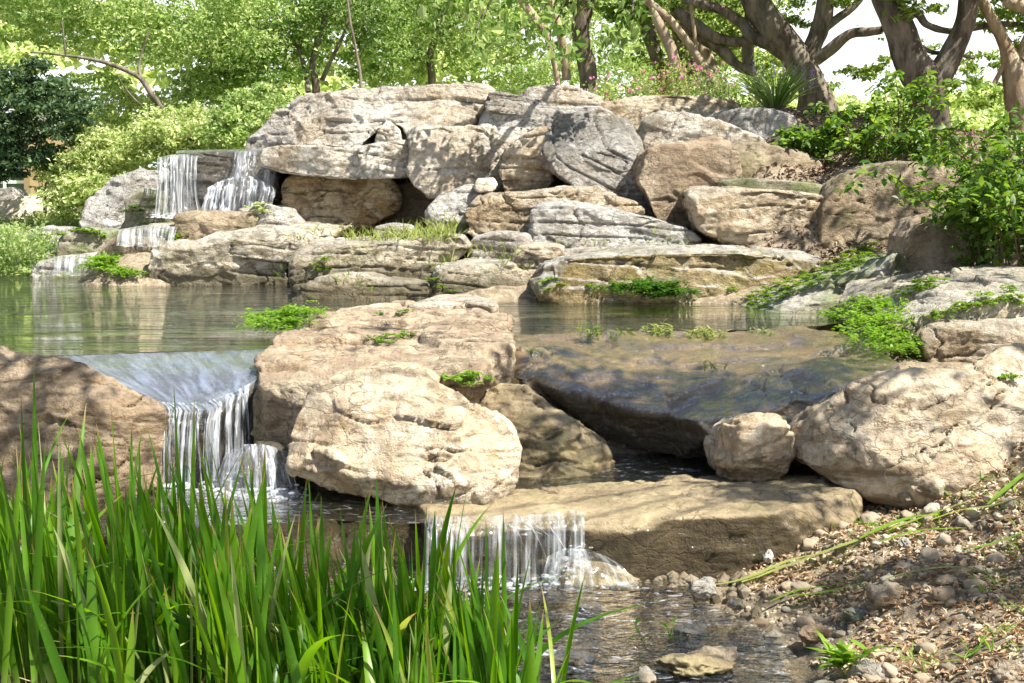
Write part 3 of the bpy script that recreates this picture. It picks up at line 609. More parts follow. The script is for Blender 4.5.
M['leaf_oak'] = leaf_mat('oak_leaves', (.10, .17, .03), (.20, .29, .06), (.40, .47, .16))
M['leaf_shrub'] = leaf_mat('glossy_shrub_leaves', (.05, .12, .015), (.10, .20, .025), (.22, .33, .05), tr=.45, gloss=.5)
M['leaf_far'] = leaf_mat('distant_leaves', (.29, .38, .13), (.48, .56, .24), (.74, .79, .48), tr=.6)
M['fern'] = leaf_mat('fern_green', (.10, .20, .02), (.16, .30, .03), (.26, .42, .06))
M['ferndark'] = leaf_mat('dark_fern_green', (.035, .10, .012), (.06, .15, .02), (.10, .22, .03))
M['tuft'] = leaf_mat('grass_tuft', (.20, .26, .06), (.30, .36, .10), (.42, .46, .16))
M['blade'] = leaf_mat('sword_leaves', (.06, .15, .008), (.10, .23, .014), (.20, .36, .03), tr=.5, gloss=.45, rough=.35)
s = NT('sword_leaf_with_tip'); g = s.n('NewGeometry').outputs['Random Per Island']
vv = s.n('SeparateXYZ', {0: s.n('TexCoord').outputs['UV']}).outputs[1]
col = s.ramp(g, [(0., (.035, .115, .005)), (.5, (.065, .18, .008)), (.85, (.15, .30, .018)), (1., (.34, .36, .08))])
col = s.mix(s.ramp(vv, [(.0, .8), (.22, 0.)]), col, (.38, .44, .16))
tipn = s.math('ADD', vv, s.math('MULTIPLY', s.math('SUBTRACT', g, .5), .16))
col = s.mix(s.ramp(tipn, [(.93, 0.), (.985, .9)]), col, (.34, .22, .09))
col = s.mix(s.math('MULTIPLY', s.ramp(s.noise(s.coords(rnd=False), 40, 4, .7), [(.58, 0.), (.68, 1.)]), .35), col, (.25, .26, .08))
dd = s.n('BsdfPrincipled', {'Base Color': col, 'Roughness': .38, 'Specular IOR Level': .45})
tt_ = s.n('BsdfTranslucent', {'Color': s.n('HueSaturation', {'Color': col, 'Hue': .488, 'Saturation': 1.1, 'Value': 1.7}).outputs[0]})
M['blade'] = s.out(s.n('MixShader', {0: .5, 1: dd.outputs[0], 2: tt_.outputs[0]}).outputs[0])
M['blade_dry'] = leaf_mat('pale_sword_leaves', (.30, .34, .12), (.36, .42, .16), (.45, .48, .25), tr=.4)
M['moss'] = leaf_mat('moss_green', (.10, .19, .015), (.15, .27, .02), (.24, .38, .04))
def flat_mat(name, c, rough=.7, tr=0.):
    s = NT(name); d = s.n('BsdfPrincipled', {'Base Color': c, 'Roughness': rough, 'Specular IOR Level': .2})
    if tr:
        t = s.n('BsdfTranslucent', {'Color': c}); d = s.n('MixShader', {0: tr, 1: d.outputs[0], 2: t.outputs[0]})
    return s.out(d.outputs[0])
M['pink'] = flat_mat('pink_petals', (.72, .26, .44, 1), tr=.4); M['red'] = flat_mat('red_petals', (.55, .10, .08, 1), tr=.3); M['blue'] = flat_mat('blue_petals', (.40, .52, .85, 1), tr=.3); M['lilac'] = flat_mat('lilac_petals', (.42, .30, .55, 1), tr=.3)
M['white'] = flat_mat('white_petals', (.8, .8, .78, 1), tr=.3)
def bark_mat(name, a, b):
    s = NT(name); v = s.coords((1, 1, .25))
    c = s.mix(s.ramp(s.noise(v, 9, 6, .65), [(.4, 0.), (.6, 1.)]), a, b)
    c = s.mix(s.math('MULTIPLY', s.ramp(s.noise(s.coords(), 3, 4), [(.5, 0.), (.65, 1.)]), .35), c, (.28, .27, .22))
    bp = s.n('Bump', {'Strength': .9, 'Distance': .03, 'Height': s.noise(v, 22, 6, .7)})
    return s.out(s.n('BsdfPrincipled', {'Base Color': c, 'Roughness': .9, 'Normal': bp.outputs[0], 'Specular IOR Level': .2}).outputs[0])
M['bark'] = bark_mat('oak_bark', (.07, .055, .042), (.21, .17, .13))
M['barktan'] = bark_mat('tan_bark', (.22, .15, .09), (.42, .33, .22))
M['stem'] = flat_mat('green_stem', (.12, .16, .05, 1)); M['twig'] = flat_mat('brown_twig', (.10, .07, .04, 1))

def blob_points(blobs, R, clump=45):
    pts = []
    for (px, py, rx, ry, Y, n) in blobs:
        k = Y / FPX; c = P(px, py, Y); nc = max(3, n // clump)
        d = R.normal(size=(nc, 3)); d /= np.linalg.norm(d, axis=1)[:, None]
        rr = R.rand(nc) ** .45
        cc = c + d * rr[:, None] * np.array([rx * k, (rx + ry) * .5 * k, ry * k])
        s = np.clip(.10 * (rx + ry) * k, .06, .28) * (0.6 + .8 * R.rand(nc))
        q = np.repeat(cc, clump, 0) + R.normal(size=(nc * clump, 3)) * np.repeat(s, clump)[:, None] * np.array([1, 1, .38])
        pts.append(q)
    return np.concatenate(pts)
SEED = 500
def tree(name, label, base, limbs, blobs, lmat, bmat='bark', lsize=.07, cat='tree', group=None, up=.5, seg=10, clump=45):
    """limbs: lists of (px, py, Y, radius_px); base: px, py, Y on the ground"""
    global SEED
    SEED += 1; R = np.random.RandomState(SEED)
    b = P(*base); b[2] = gz(b[0], b[1])
    root = empty(name, tuple(b), label, cat, group)
    for i, L in enumerate(limbs):
        pts = [np.append(P(a, c, Y), r * Y / FPX) for a, c, Y, r in L]
        if i == 0:
            p0 = pts[0].copy(); p0[2] = gz(p0[0], p0[1]) - .1; p0[3] *= 1.15
            if p0[2] < pts[0][2] - .05: pts = [p0] + pts
        V_, F_ = tube(pts, seg=seg, seed=SEED + i)
        mesh_np('trunk' if i == 0 else 'limb', V_, F_, M[bmat], parent=root)
    if blobs:
        c = blob_points(blobs, R, clump)
        V_, F_ = leaves(c, lsize, R, up=up)
        mesh_np('crown', V_, F_, M[lmat], parent=root, smooth=False)
    return root
def shoots(pts, R, size, sub=5, gap=.04):
    return pts

# far trees and the bright thicket
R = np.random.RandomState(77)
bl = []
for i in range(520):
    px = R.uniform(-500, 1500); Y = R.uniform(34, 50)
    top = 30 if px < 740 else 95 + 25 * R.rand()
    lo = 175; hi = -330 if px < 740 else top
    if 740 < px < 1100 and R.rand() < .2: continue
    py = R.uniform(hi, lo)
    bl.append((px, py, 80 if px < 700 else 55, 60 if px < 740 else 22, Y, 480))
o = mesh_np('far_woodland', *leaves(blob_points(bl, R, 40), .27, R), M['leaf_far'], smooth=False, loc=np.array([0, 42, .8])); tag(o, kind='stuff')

# left trees
tree('light_green_tree', 'light green tree whose long bent limb reaches over the hedge at the left', (215, 160, 18.5),
     [[(214, 150, 18.5, 5), (206, 129, 18.4, 3.5), (190, 122, 18.3, 3.2), (168, 116, 18.2, 3.6), (152, 95, 18, 3), (140, 78, 18, 2.6), (118, 67, 18, 2.2), (95, 60, 18, 1.8), (62, 55, 18, 1.2), (30, 52, 18, .7)],
      [(140, 78, 18, 1.8), (139, 66, 18, 1.5), (142, 52, 18, 1), (150, 30, 18, .8)], [(66, 56, 18, 1.2), (64, 40, 18, .9), (62, 20, 18, .6)], [(158, 112, 18.2, 1.3), (140, 104, 18, 1), (125, 88, 18, .8), (118, 76, 18, .5)]],
     [(60, 20, 60, 28, 19, 3200), (150, 30, 60, 36, 19, 4200), (20, -20, 90, 45, 19, 3200), (230, 20, 60, 50, 19.5, 4500), (110, -60, 130, 55, 19, 5000), (100, 85, 40, 12, 19, 600), (200, 95, 40, 30, 20, 2200), (60, -150, 150, 70, 19, 4500)], 'leaf_light', lsize=.062, seg=8)
tree('slender_tree', 'mid green tree with several dark slender stems behind the left end of the wall', (318, 110, 20.5),
     [[(316, 90, 20.5, 4), (312, 66, 20.5, 3.2), (318, 40, 20.5, 3), (326, 10, 20.5, 2.6), (330, -60, 20.5, 2)], [(308, 92, 20.3, 3), (305, 70, 20.4, 2.5), (296, 40, 20.5, 2), (288, 0, 20.5, 1.2)], [(322, 80, 20.6, 2.5), (332, 58, 20.5, 2), (345, 30, 20.5, 1.6), (352, -10, 20.5, 1.2)], [(214, 74, 20, 2.2), (206, 40, 20, 2), (190, 10, 20, 1.5)]],
     [(300, 15, 65, 34, 20.5, 4200), (370, 30, 45, 36, 21, 3200), (250, 70, 50, 34, 20, 3200), (285, 55, 50, 25, 21, 1800), (330, -60, 110, 60, 20.5, 5000), (370, 75, 30, 14, 21, 500), (330, -160, 130, 70, 20.5, 4000)], 'leaf_mid', lsize=.062, seg=7)
tree('sunlit_tree', 'pale sunlit tree in the gap behind the middle of the long top slab', (430, 100, 24),
     [[(432, 85, 24, 4), (430, 55, 24, 3.5), (440, 20, 24, 3), (446, -50, 24, 2.4)], [(436, 40, 24, 2), (470, 5, 24, 1.4), (495, -40, 24, 1)]],
     [(410, 20, 45, 40, 24, 3600), (440, -30, 90, 40, 24, 3600), (470, 45, 36, 30, 24, 1500), (400, 62, 36, 20, 24, 1500), (520, 72, 40, 22, 27, 1300), (570, 70, 40, 22, 28, 1300), (630, 66, 40, 24, 27, 1300), (690, 74, 50, 20, 28, 1300), (540, 10, 60, 40, 25, 2600), (600, 40, 50, 40, 26, 2200), (450, -130, 130, 70, 24, 4000)], 'leaf_light', lsize=.075, seg=7)
tree('bare_sapling', 'thin straight bare sapling rising behind the long top slab', (360, 92, 16), [[(361, 86, 16, 1.6), (356, 50, 16, 1.4), (350, 20, 16, 1.3), (346, -15, 16, 1.0), (344, -60, 16, .8)]], None, None, seg=6)
tree('dark_evergreen', 'dark blue green evergreen tree at the left edge beside the window', (-45, 205, 17.5),
     [[(-45, 200, 17.5, 5), (-20, 160, 17.5, 4), (30, 110, 17.5, 3), (38, 80, 17.5, 2)], [(-20, 160, 17.5, 2.5), (50, 135, 17.5, 1.8), (80, 120, 17.5, 1)]],
     [(12, 96, 44, 24, 17.5, 2200), (58, 104, 38, 22, 17.3, 1300), (10, 132, 40, 22, 17.5, 1900), (66, 134, 34, 14, 17.2, 700), (-40, 120, 50, 50, 17.6, 2400), (34, 158, 40, 12, 17.3, 1300), (0, 170, 26, 14, 17.4, 900), (84, 112, 18, 12, 17.1, 350), (18, 66, 30, 12, 17.4, 600), (50, 84, 26, 12, 17.6, 700)], 'leaf_dark', lsize=.065, seg=8)
GB = 'bright shrubs in the hedge behind the upper waterfall'
tree('hedge_shrub', 'bright yellow green hedge shrub directly behind the pale triangular boulder', (110, 215, 17), [[(110, 212, 17, 3), (112, 190, 17, 2), (118, 160, 17, 1)]],
     [(80, 175, 34, 24, 17, 2600), (110, 150, 46, 24, 17.2, 3600), (60, 205, 24, 16, 16.8, 1200), (100, 195, 34, 20, 16.6, 2000)], 'leaf_yel', lsize=.055, cat='shrub', group=GB, seg=6)
tree('hedge_shrub', 'bright yellow green hedge shrub rising above the square wet block', (190, 170, 17), [[(190, 190, 17, 3), (190, 160, 17, 2), (195, 130, 17, 1)]],
     [(170, 138, 40, 22, 17, 3000), (215, 135, 34, 24, 17, 2600), (175, 120, 40, 20, 17.6, 2000), (135, 108, 40, 18, 19.5, 2000), (95, 125, 36, 18, 19, 1400)], 'leaf_yel', lsize=.055, cat='shrub', group=GB, seg=6)
tree('hedge_shrub', 'light green hedge shrub against the left end of the long top slab', (250, 150, 16.6), [[(250, 165, 16.6, 3), (250, 140, 16.6, 2), (256, 110, 16.6, 1)]],
     [(245, 112, 30, 24, 16.6, 2200), (262, 96, 24, 14, 16.8, 900), (225, 130, 24, 20, 16.4, 1300)], 'leaf_light', lsize=.055, cat='shrub', group=GB, seg=6)
tree('flowering_shrub', 'white dotted pale shrub beside the window at the left edge', (45, 205, 17.4), [[(45, 210, 17.4, 2), (45, 195, 17.4, 1.4), (46, 178, 17.4, .8)]],
     [(56, 190, 20, 18, 17.4, 1100), (60, 170, 26, 14, 17.8, 900)], 'leaf_yel', lsize=.05, cat='shrub', seg=6)

# right hand trees
tree('leaning_forked_tree', 'pale tan tree with two stems leaning left above the pink flowers', (712, 98, 16.4),
     [[(722, 100, 16.4, 5), (706, 70, 16.4, 4.2), (690, 46, 16.4, 4), (672, 22, 16.4, 4), (652, 5, 16.4, 4.2), (636, -12, 16.4, 4.2), (610, -60, 16.4, 4)], [(680, 84, 16.3, 5), (672, 52, 16.4, 5.5), (660, 26, 16.4, 5), (652, 8, 16.4, 4)]], None, None, 'barktan')
tree('thin_pale_tree', 'thin straight pale stem crossing behind the leaning forked tree', (695, 90, 17), [[(697, 80, 17, 2.4), (695, 40, 17, 2.1), (691, 0, 17, 2), (688, -60, 17, 1.8)]], None, None, 'barktan')
tree('buttressed_tree', 'short thick tan trunk just right of the leaning forked tree', (712, 95, 17.6), [[(714, 92, 17.6, 13), (708, 66, 17.6, 9), (698, 44, 17.6, 7), (688, 20, 17.6, 6), (680, -50, 17.6, 5)]], None, None, 'barktan')
GT = 'dark trunks standing behind the flowers'
tree('woodland_tree', 'dark furrowed trunk behind the hanging leafy branch', (586, 90, 19), [[(589, 85, 19, 9), (586, 60, 19, 9), (580, 30, 19, 9), (585, 0, 19, 10), (584, -60, 19, 9)], [(582, 20, 19, 4), (560, -10, 19, 3), (540, -60, 19, 2.5)]],
     [(560, -40, 110, 40, 18.5, 3200), (600, 12, 34, 14, 19, 500)], 'leaf_mid', group=GT, lsize=.085)
tree('woodland_tree', 'dark slanting trunk right behind the pink flowers', (662, 85, 19.5), [[(664, 85, 19.5, 7), (655, 52, 19.5, 7), (644, 20, 19.5, 7), (636, -10, 19.5, 7), (625, -60, 19.5, 6)]],
     [(660, -30, 80, 36, 19.5, 2600), (640, 8, 30, 18, 19.3, 700)], 'leaf_mid', group=GT, lsize=.08)
tree('woodland_tree', 'dark trunk seen between the forked tree and the thick tan trunk', (683, 85, 20), [[(692, 85, 20, 7), (684, 55, 20, 8), (680, 20, 20, 9), (676, -20, 20, 9), (672, -60, 20, 8)]],
     [(690, 10, 40, 24, 20, 1100), (700, -50, 70, 40, 20, 2200)], 'leaf_mid', group=GT, lsize=.08)
tree('woodland_tree', 'slim tan forked tree above the blue flowers', (560, 95, 17), [[(558, 88, 17, 3), (552, 55, 17, 3.2), (546, 34, 17, 4), (532, 14, 17, 4), (518, -6, 17, 4), (500, -50, 17, 3.4)], [(567, 80, 17, 4.5), (563, 45, 17, 4.5), (556, 18, 17, 4), (548, -10, 17, 3.5), (540, -60, 17, 3)]],
     [(520, -40, 60, 30, 17, 1200)], 'leaf_mid', 'barktan', group=GT, lsize=.075)
oak1 = tree('spreading_oak', 'dark spreading oak with many low twisting limbs above the strap leaved clump', (812, 120, 17),
     [[(818, 110, 17, 20), (812, 85, 17, 15), (803, 70, 17, 14), (790, 48, 17, 14), (772, 26, 17, 15), (758, 5, 17, 14), (745, -30, 17, 12), (735, -80, 17, 10)],
      [(806, 74, 17, 11), (812, 50, 17, 9), (820, 28, 17, 9), (826, 0, 17, 9), (830, -60, 17, 8)],
      [(784, 52, 17, 8), (768, 44, 17, 6.5), (752, 36, 17, 6), (740, 22, 17, 5.5), (722, 10, 17, 5), (700, 4, 17, 4.2), (682, 0, 17, 3.5)],
      [(762, 38, 17.1, 5), (740, 42, 17.1, 5), (716, 38, 17.1, 5.5), (700, 28, 17.1, 6), (690, 22, 17.1, 6), (676, 10, 17.1, 5)],
      [(756, 72, 17.2, 5), (738, 66, 17.2, 5), (724, 52, 17.2, 6), (708, 40, 17.2, 7), (692, 30, 17.2, 7), (680, 24, 17.2, 6)],
      [(748, 70, 17.6, 6), (748, 45, 17.6, 6), (750, 22, 17.6, 6), (752, -20, 17.6, 5)],
      [(816, 60, 16.8, 6), (832, 48, 16.7, 6), (850, 34, 16.6, 5), (868, 32, 16.5, 4.5), (882, 30, 16.4, 4)],
      [(820, 32, 17, 4.5), (838, 18, 17, 4), (852, 8, 17, 3.5), (866, -8, 17, 3)]],
     [(740, 16, 56, 24, 18.4, 1500), (700, 50, 60, 30, 19.5, 1600), (770, 60, 40, 22, 20, 900), (850, 8, 30, 14, 17, 260), (790, 80, 50, 14, 21, 900), (800, -60, 150, 55, 17, 4500), (720, 50, 24, 16, 18.6, 300), (700, -20, 60, 30, 17.5, 1200), (800, 16, 20, 14, 17.2, 200), (850, -130, 200, 60, 16.5, 4000)], 'leaf_oak', lsize=.07)
oak2 = tree('forked_oak', 'large dark oak forking in a wide V near the right side', (930, 150, 14.6),
     [[(934, 140, 14.6, 19), (931, 108, 14.6, 17), (926, 86, 14.6, 18), (912, 62, 14.6, 17), (902, 36, 14.6, 15), (890, 8, 14.6, 14), (880, -20, 14.6, 13), (868, -80, 14.6, 11)],
      [(930, 88, 14.6, 14), (944, 68, 14.6, 12), (956, 44, 14.6, 11), (966, 18, 14.6, 10), (970, -15, 14.6, 10), (972, -80, 14.6, 8)],
      [(906, 14, 14.7, 4), (918, 14, 14.7, 4), (926, 24, 14.7, 3.6), (942, 30, 14.8, 3.2), (958, 31, 14.9, 3), (980, 27, 15, 3), (1000, 24, 15, 3), (1040, 26, 15, 2.4)],
      [(914, 44, 14.7, 2.4), (932, 52, 14.7, 2), (950, 54, 14.8, 1.8), (975, 58, 14.8, 1.4)]],
     [(905, -60, 120, 50, 14.6, 3200), (960, -110, 150, 60, 14, 3600), (1010, 14, 30, 18, 15, 420), (920, 4, 34, 14, 14.4, 400), (985, 60, 30, 16, 16, 300), (905, 45, 26, 22, 16.5, 300), (955, 75, 30, 14, 17, 400), (870, 70, 34, 14, 18, 500)], 'leaf_oak', lsize=.07)
tree('tan_oak', 'tan barked oak with an arching limb at the right frame edge', (1016, 150, 14.8),
     [[(1022, 135, 14.8, 12), (1018, 100, 14.8, 13), (1014, 72, 14.8, 12), (1006, 48, 14.8, 7), (996, 26, 14.8, 6), (986, 8, 14.8, 5.5), (978, -10, 14.8, 5), (960, -60, 14.8, 4)],
      [(1022, 60, 14.8, 8), (1034, 30, 14.8, 7), (1044, 0, 14.8, 7), (1050, -60, 14.8, 6)], [(1004, 2, 14.4, 4), (1020, 6, 14.3, 6), (1040, 14, 14.2, 7), (1070, 30, 14.1, 8)], [(994, 84, 14.8, 2.5), (1002, 68, 14.8, 2.2), (1006, 56, 14.8, 2)]],
     [(1000, 30, 30, 20, 15.2, 300), (1040, -60, 110, 50, 14.8, 2600), (1020, 55, 18, 20, 15.3, 260), (1000, 95, 40, 16, 17, 800)], 'leaf_oak', 'barktan', lsize=.07)
# big leaved hanging branch
R = np.random.RandomState(91)
root = empty('broad_leaved_tree', (2.6, 20.5, gz(2.6, 20.5)), 'broad leaved tree whose hanging leafy sprays enter the top centre of the picture', 'tree')
br = [[(700, -150, 15.5, 3.5), (640, -80, 13.8, 3), (580, -20, 13.2, 3), (520, -14, 13.2, 2), (450, -10, 13.2, 1.2)], [(640, -80, 13.8, 2), (634, 0, 13.2, 1.4), (628, 18, 13.2, 1), (616, 34, 13.2, .7), (604, 50, 13.2, .5)],
      [(560, -16, 13.2, 1.5), (540, 10, 13.1, 1), (520, 30, 13, .7), (500, 36, 13, .5)], [(500, -12, 13.2, 1.2), (480, 20, 13.1, .8), (474, 50, 13, .5)], [(460, -10, 13.2, 1), (448, 8, 13.2, .7), (440, 24, 13.2, .5)], [(580, -20, 13.2, 1.4), (560, 14, 13.3, .9), (550, 34, 13.3, .6), (556, 56, 13.3, .4)]]
V_, F_ = tube([(2.6, 20.5, gz(2.6, 20.5) - .1, .13), (2.6, 20.3, 3.0, .12), (2.4, 18.0, 4.6, .07), (*P(700, -150, 15.5), .04)], seed=3); mesh_np('trunk', V_, F_, M['bark'], parent=root)
cs = []
for L in br:
    pts = [np.append(P(a, c, Y), r * Y / FPX) for a, c, Y, r in L]
    V_, F_ = tube(pts, seg=6, bark=.05); mesh_np('twig', V_, F_, M['bark'], parent=root)
    S = catmull(np.array(pts), 8)[:, :3]
    S = S[len(S) // 3:] if L is br[0] else S
    for p in S:
        for k in range(5): cs.append(p + R.normal(size=3) * np.array([.11, .1, .07]) - np.array([0, 0, .04]))
V_, F_ = leaves(np.array(cs), .085, R, asp=.7, up=.2, droop=.8); mesh_np('crown', V_, F_, M['leaf_mid'], parent=root, smooth=False)
# unseen oak added for shade, leaf clumps set sunward of chosen foreground spots
R = np.random.RandomState(33)
root = empty('added_shade_oak', (5.6, 5.4, gz(5.6, 5.4)), 'oak on the right bank just outside the picture that dapples the foreground', 'tree')
V_, F_ = tube([(5.6, 5.4, gz(5.6, 5.4) - .1, .26), (5.5, 5.4, 1.2, .2), (5.1, 5.5, 2.6, .17), (4.2, 5.7, 3.6, .06), (3.2, 5.9, 4.2, .025)], seed=4); mesh_np('trunk', V_, F_, M['bark'], parent=root)
cs = []
SH_ = [(-2.6, 6.5, 0, .6, 700), (-1.95, 6.35, -.2, .32, 300), (.25, 7.55, -.15, .32, 380), (.75, 7.45, -.2, .4, 640), (1.25, 7.4, -.2, .38, 560), (1.75, 7.5, -.1, .2, 120),
       (-2.1, 4.8, -.1, .5, 260), (-1.2, 4.6, -.3, .6, 460), (-.5, 4.6, -.5, .45, 360), (1.45, 5.5, -.6, .22, 170), (1.9, 5.25, -.45, .25, 200), (2.5, 5.0, -.35, .35, 260), (2.5, 6.1, -.25, .2, 110), (.7, 5.1, -.76, .4, 250),
       (1.5, 6.45, -.15, .26, 280), (1.1, 6.6, -.35, .12, 60), (2.7, 7.5, .1, .3, 220), (-.9, 8.2, .1, .3, 130), (3.0, 9.3, .5, .5, 200), (2.9, 11.6, .8, .6, 350), (3.6, 11.4, .8, .6, 350)]
tips = []
for (x, y, z, r, n) in SH_:
    h = 3.9 + R.rand() * .8
    c = np.array([x, y, z]) + np.array(SUN) * (h - z) / SUN.z
    d = R.normal(size=(max(2, n // 20), 3)) * r * .62
    d[:, 2] *= .5
    q = np.repeat(c + d, 20, 0) + R.normal(size=(len(d) * 20, 3)) * .09
    cs.append(q); tips.append(c)
    a = np.array([5.1, 5.5, 2.6]) if c[0] > 3.3 else np.array([4.2, 5.7, 3.6])
    m = (a + c) / 2 + np.array([0, 0, .15])
    V_, F_ = tube([(*a, .02), (*m, .010), (*(c - [0, 0, .1]), .004)], seg=6); mesh_np('limb', V_, F_, M['bark'], parent=root)
V_, F_ = leaves(np.concatenate(cs), .085, R, asp=.6, up=.5); mesh_np('crown', V_, F_, M['leaf_oak'], parent=root, smooth=False)
# ------------------------------------------------------------------ flowing water
def fall_mat(name, tint, lo, hi, us, vs, rough=.25):
    s = NT(name)
    uv = s.n('TexCoord').outputs['UV']
    v = s.n('Mapping', {'Vector': uv, 'Scale': (us, vs, 1)}).outputs[0]
    st = s.noise(v, 1.0, 5, .65, .25)
    v2 = s.n('Mapping', {'Vector': uv, 'Scale': (us * 3.1, vs * 1.7, 1)}).outputs[0]
    st2 = s.noise(v2, 1.0, 3, .6, .2)
    h = s.math('ADD', s.math('MULTIPLY', st, .7), s.math('MULTIPLY', st2, .3))
    f = s.ramp(h, [(.44, lo), (.62, hi)])
    bp = s.n('Bump', {'Strength': .8, 'Distance': .02, 'Height': h})
    d = s.n('BsdfPrincipled', {'Base Color': tint, 'Roughness': rough, 'Normal': bp.outputs[0]})
    t = s.n('BsdfTranslucent', {'Color': tint})
    w = s.n('MixShader', {0: .35, 1: d.outputs[0], 2: t.outputs[0]})
    g = s.n('BsdfGlossy', {'Color': (1, 1, 1, 1), 'Roughness': .06, 'Normal': bp.outputs[0]})
    fr = s.n('Fresnel', {'IOR': 1.4, 'Normal': bp.outputs[0]})
    tr = s.n('MixShader', {0: fr.outputs[0], 1: s.n('BsdfTransparent', {'Color': (.9, .92, .92, 1)}).outputs[0], 2: g.outputs[0]})
    return s.out(s.n('MixShader', {0: f, 1: tr.outputs[0], 2: w.outputs[0]}).outputs[0])
M['fall'] = fall_mat('falling_water', (.84, .88, .94, 1), .0, .60, 18, .5)
M['fall_low'] = fall_mat('low_falling_water', (.80, .84, .88, 1), .0, .45, 18, .45)
M['fall_thin'] = fall_mat('thin_falling_water', (.86, .88, .90, 1), .05, .72, 16, .4)
M['sheet'] = fall_mat('sliding_sheet_water', (.52, .62, .84, 1), .10, .36, 9, 3.5, .08)  # blue sky reflection is put into the tint
M['spray'] = fall_mat('spreading_water', (.88, .92, .98, 1), .05, .66, 18, .7)
s = NT('white_water'); v = s.coords((1, 1, .3))
d_ = s.n('BsdfPrincipled', {'Base Color': (.86, .89, .93, 1), 'Roughness': .25}); t_ = s.n('BsdfTranslucent', {'Color': (.86, .89, .93, 1)})
w_ = s.n('MixShader', {0: .5, 1: d_.outputs[0], 2: t_.outputs[0]})
M['strand'] = s.out(s.n('MixShader', {0: s.ramp(s.noise(v, 25, 3), [(.38, .03), (.66, .5)]), 1: s.n('BsdfTransparent').outputs[0], 2: w_.outputs[0]}).outputs[0])
def ico(sub):
    bm = bmesh.new(); bmesh.ops.create_icosphere(bm, subdivisions=sub, radius=1)
    V_ = np.array([v.co[:] for v in bm.verts]); F_ = np.array([[v.index for v in f.verts] for f in bm.faces]); bm.free(); return V_, F_
I1 = ico(2)
def cascade(rows, mat, name, label, nu=60, nv=24, wob=.012, strand=.012, parent=None, curve=True, cat='waterfall', ropes=0, rr=.004, foam=0, lean=0.):
    """rows: lists of 3D points (same count per row)"""
    A = np.array(rows, dtype=float)
    m, n = A.shape[:2]
    tu = np.linspace(0, n - 1, nu); tv = np.linspace(0, m - 1, nv)
    B = np.stack([np.stack([np.interp(tu, np.arange(n), A[r, :, k]) for k in range(3)], 1) for r in range(m)])
    if m > 2:
        out = [catmull(B[:, j, :], (nv - 1) // (m - 1)) for j in range(nu)]
        B = np.stack(out, 1); nv = B.shape[0]
    else:
        B = np.stack([B[0] + (B[1] - B[0]) * t for t in np.linspace(0, 1, nv)])
    U, Vv = np.meshgrid(np.linspace(0, 1, nu), np.linspace(0, 1, nv))
    q = np.stack([U * nu * .35, Vv * 1.5, np.zeros_like(U) + A[0, 0, 0]], -1).reshape(-1, 3)
    off = (fbm(q, 3) * strand).reshape(nv, nu)
    q2 = np.stack([U * 9, Vv * 7, np.zeros_like(U) + 3], -1).reshape(-1, 3)
    off2 = (fbm(q2, 2) * wob).reshape(nv, nu)
    B[..., 1] -= off + off2; B[..., 2] += off2 * .6
    i = np.arange(nv * nu).reshape(nv, nu)
    F_ = np.stack([i[:-1, :-1].ravel(), i[1:, :-1].ravel(), i[1:, 1:].ravel(), i[:-1, 1:].ravel()], 1)
    asp = max(.2, np.linalg.norm(A[0, -1] - A[0, 0]))
    R = np.random.RandomState(int(abs(A[0, 0, 0]) * 997) % 9999)
    asp = max(.2, np.linalg.norm(A[0, -1] - A[0, 0])); uv = np.stack([U.ravel() * asp * 1.2 + A[0, 0, 0], Vv.ravel()], 1)
    if not ropes: 
        o = mesh_np(name, B.reshape(-1, 3), F_, M[mat], parent=parent, uv=uv)
        return tag(o, label, cat)
    root = empty(name, tuple(B.reshape(-1, 3).mean(0) * [1, 1, 0] + [0, 0, B[..., 2].min()]), label, cat)
    mesh_np('water_veil', B.reshape(-1, 3), F_, M[mat], parent=root, uv=uv)
    W = np.linalg.norm(A[-1, -1] - A[-1, 0]); parts = []; ctr = R.rand(max(3, ropes // 7))
    for k in range(ropes):
        u = (ctr[R.randint(len(ctr))] + R.normal() * .03) if R.rand() < .75 else R.rand()
        u = np.clip(u, 0, 1) * (nu - 1); v0 = R.uniform(.0, .6) ** 1.6; v1 = min(1, R.uniform(.55, 1.25)); t = np.linspace(v0, v1, 12) * (nv - 1)
        dr = (R.normal() * .02 + lean) * nu; uu = np.clip(u + dr * (np.linspace(0, 1, 12) ** 2), 0, nu - 1.001)
        iu = uu.astype(int); it = np.clip(t.astype(int), 0, nv - 2); fu = (uu - iu)[:, None]; ft = (t - it)[:, None]; iu2 = np.minimum(iu + 1, nu - 1)
        p = (B[it, iu] * (1 - fu) + B[it, iu2] * fu) * (1 - ft) + (B[it + 1, iu] * (1 - fu) + B[it + 1, iu2] * fu) * ft
        p = p + np.array([0, -1, .2]) * R.uniform(.0, .012) + R.normal(size=(12, 3)) * .0015
        r = rr * R.uniform(.4, 1.3) * (.35 + .65 * np.sin(np.linspace(.15, 2.9, 12))) * (1 + .3 * R.normal(size=12)).clip(.4, 1.6)
        parts.append(tube(np.concatenate([p, r[:, None]], 1), seg=5, per=1, bark=0))
    mesh_np('water_strands', *join(parts), M['strand'], parent=root)
    if foam:
        q = []; n_ = int(foam * 60)
        for k in range(n_):
            u = R.randint(nu); b_ = B[-1, u] + R.normal(size=3) * [.03, .035, .004] - [0, .02 + .05 * R.rand() ** 2, 0]
            b_[2] = B[-1, u, 2] + R.rand() ** 3 * .05
            r = R.uniform(.003, .012); q.append((I1[0] * r * [1.6, 1.3, .6] + b_, I1[1]))
        mesh_np('foam', *join(q), M['strand'], parent=root)['kind'] = 'stuff'
    return root
def row(*a): return [P(x, y, Y) for x, y, Y in a]
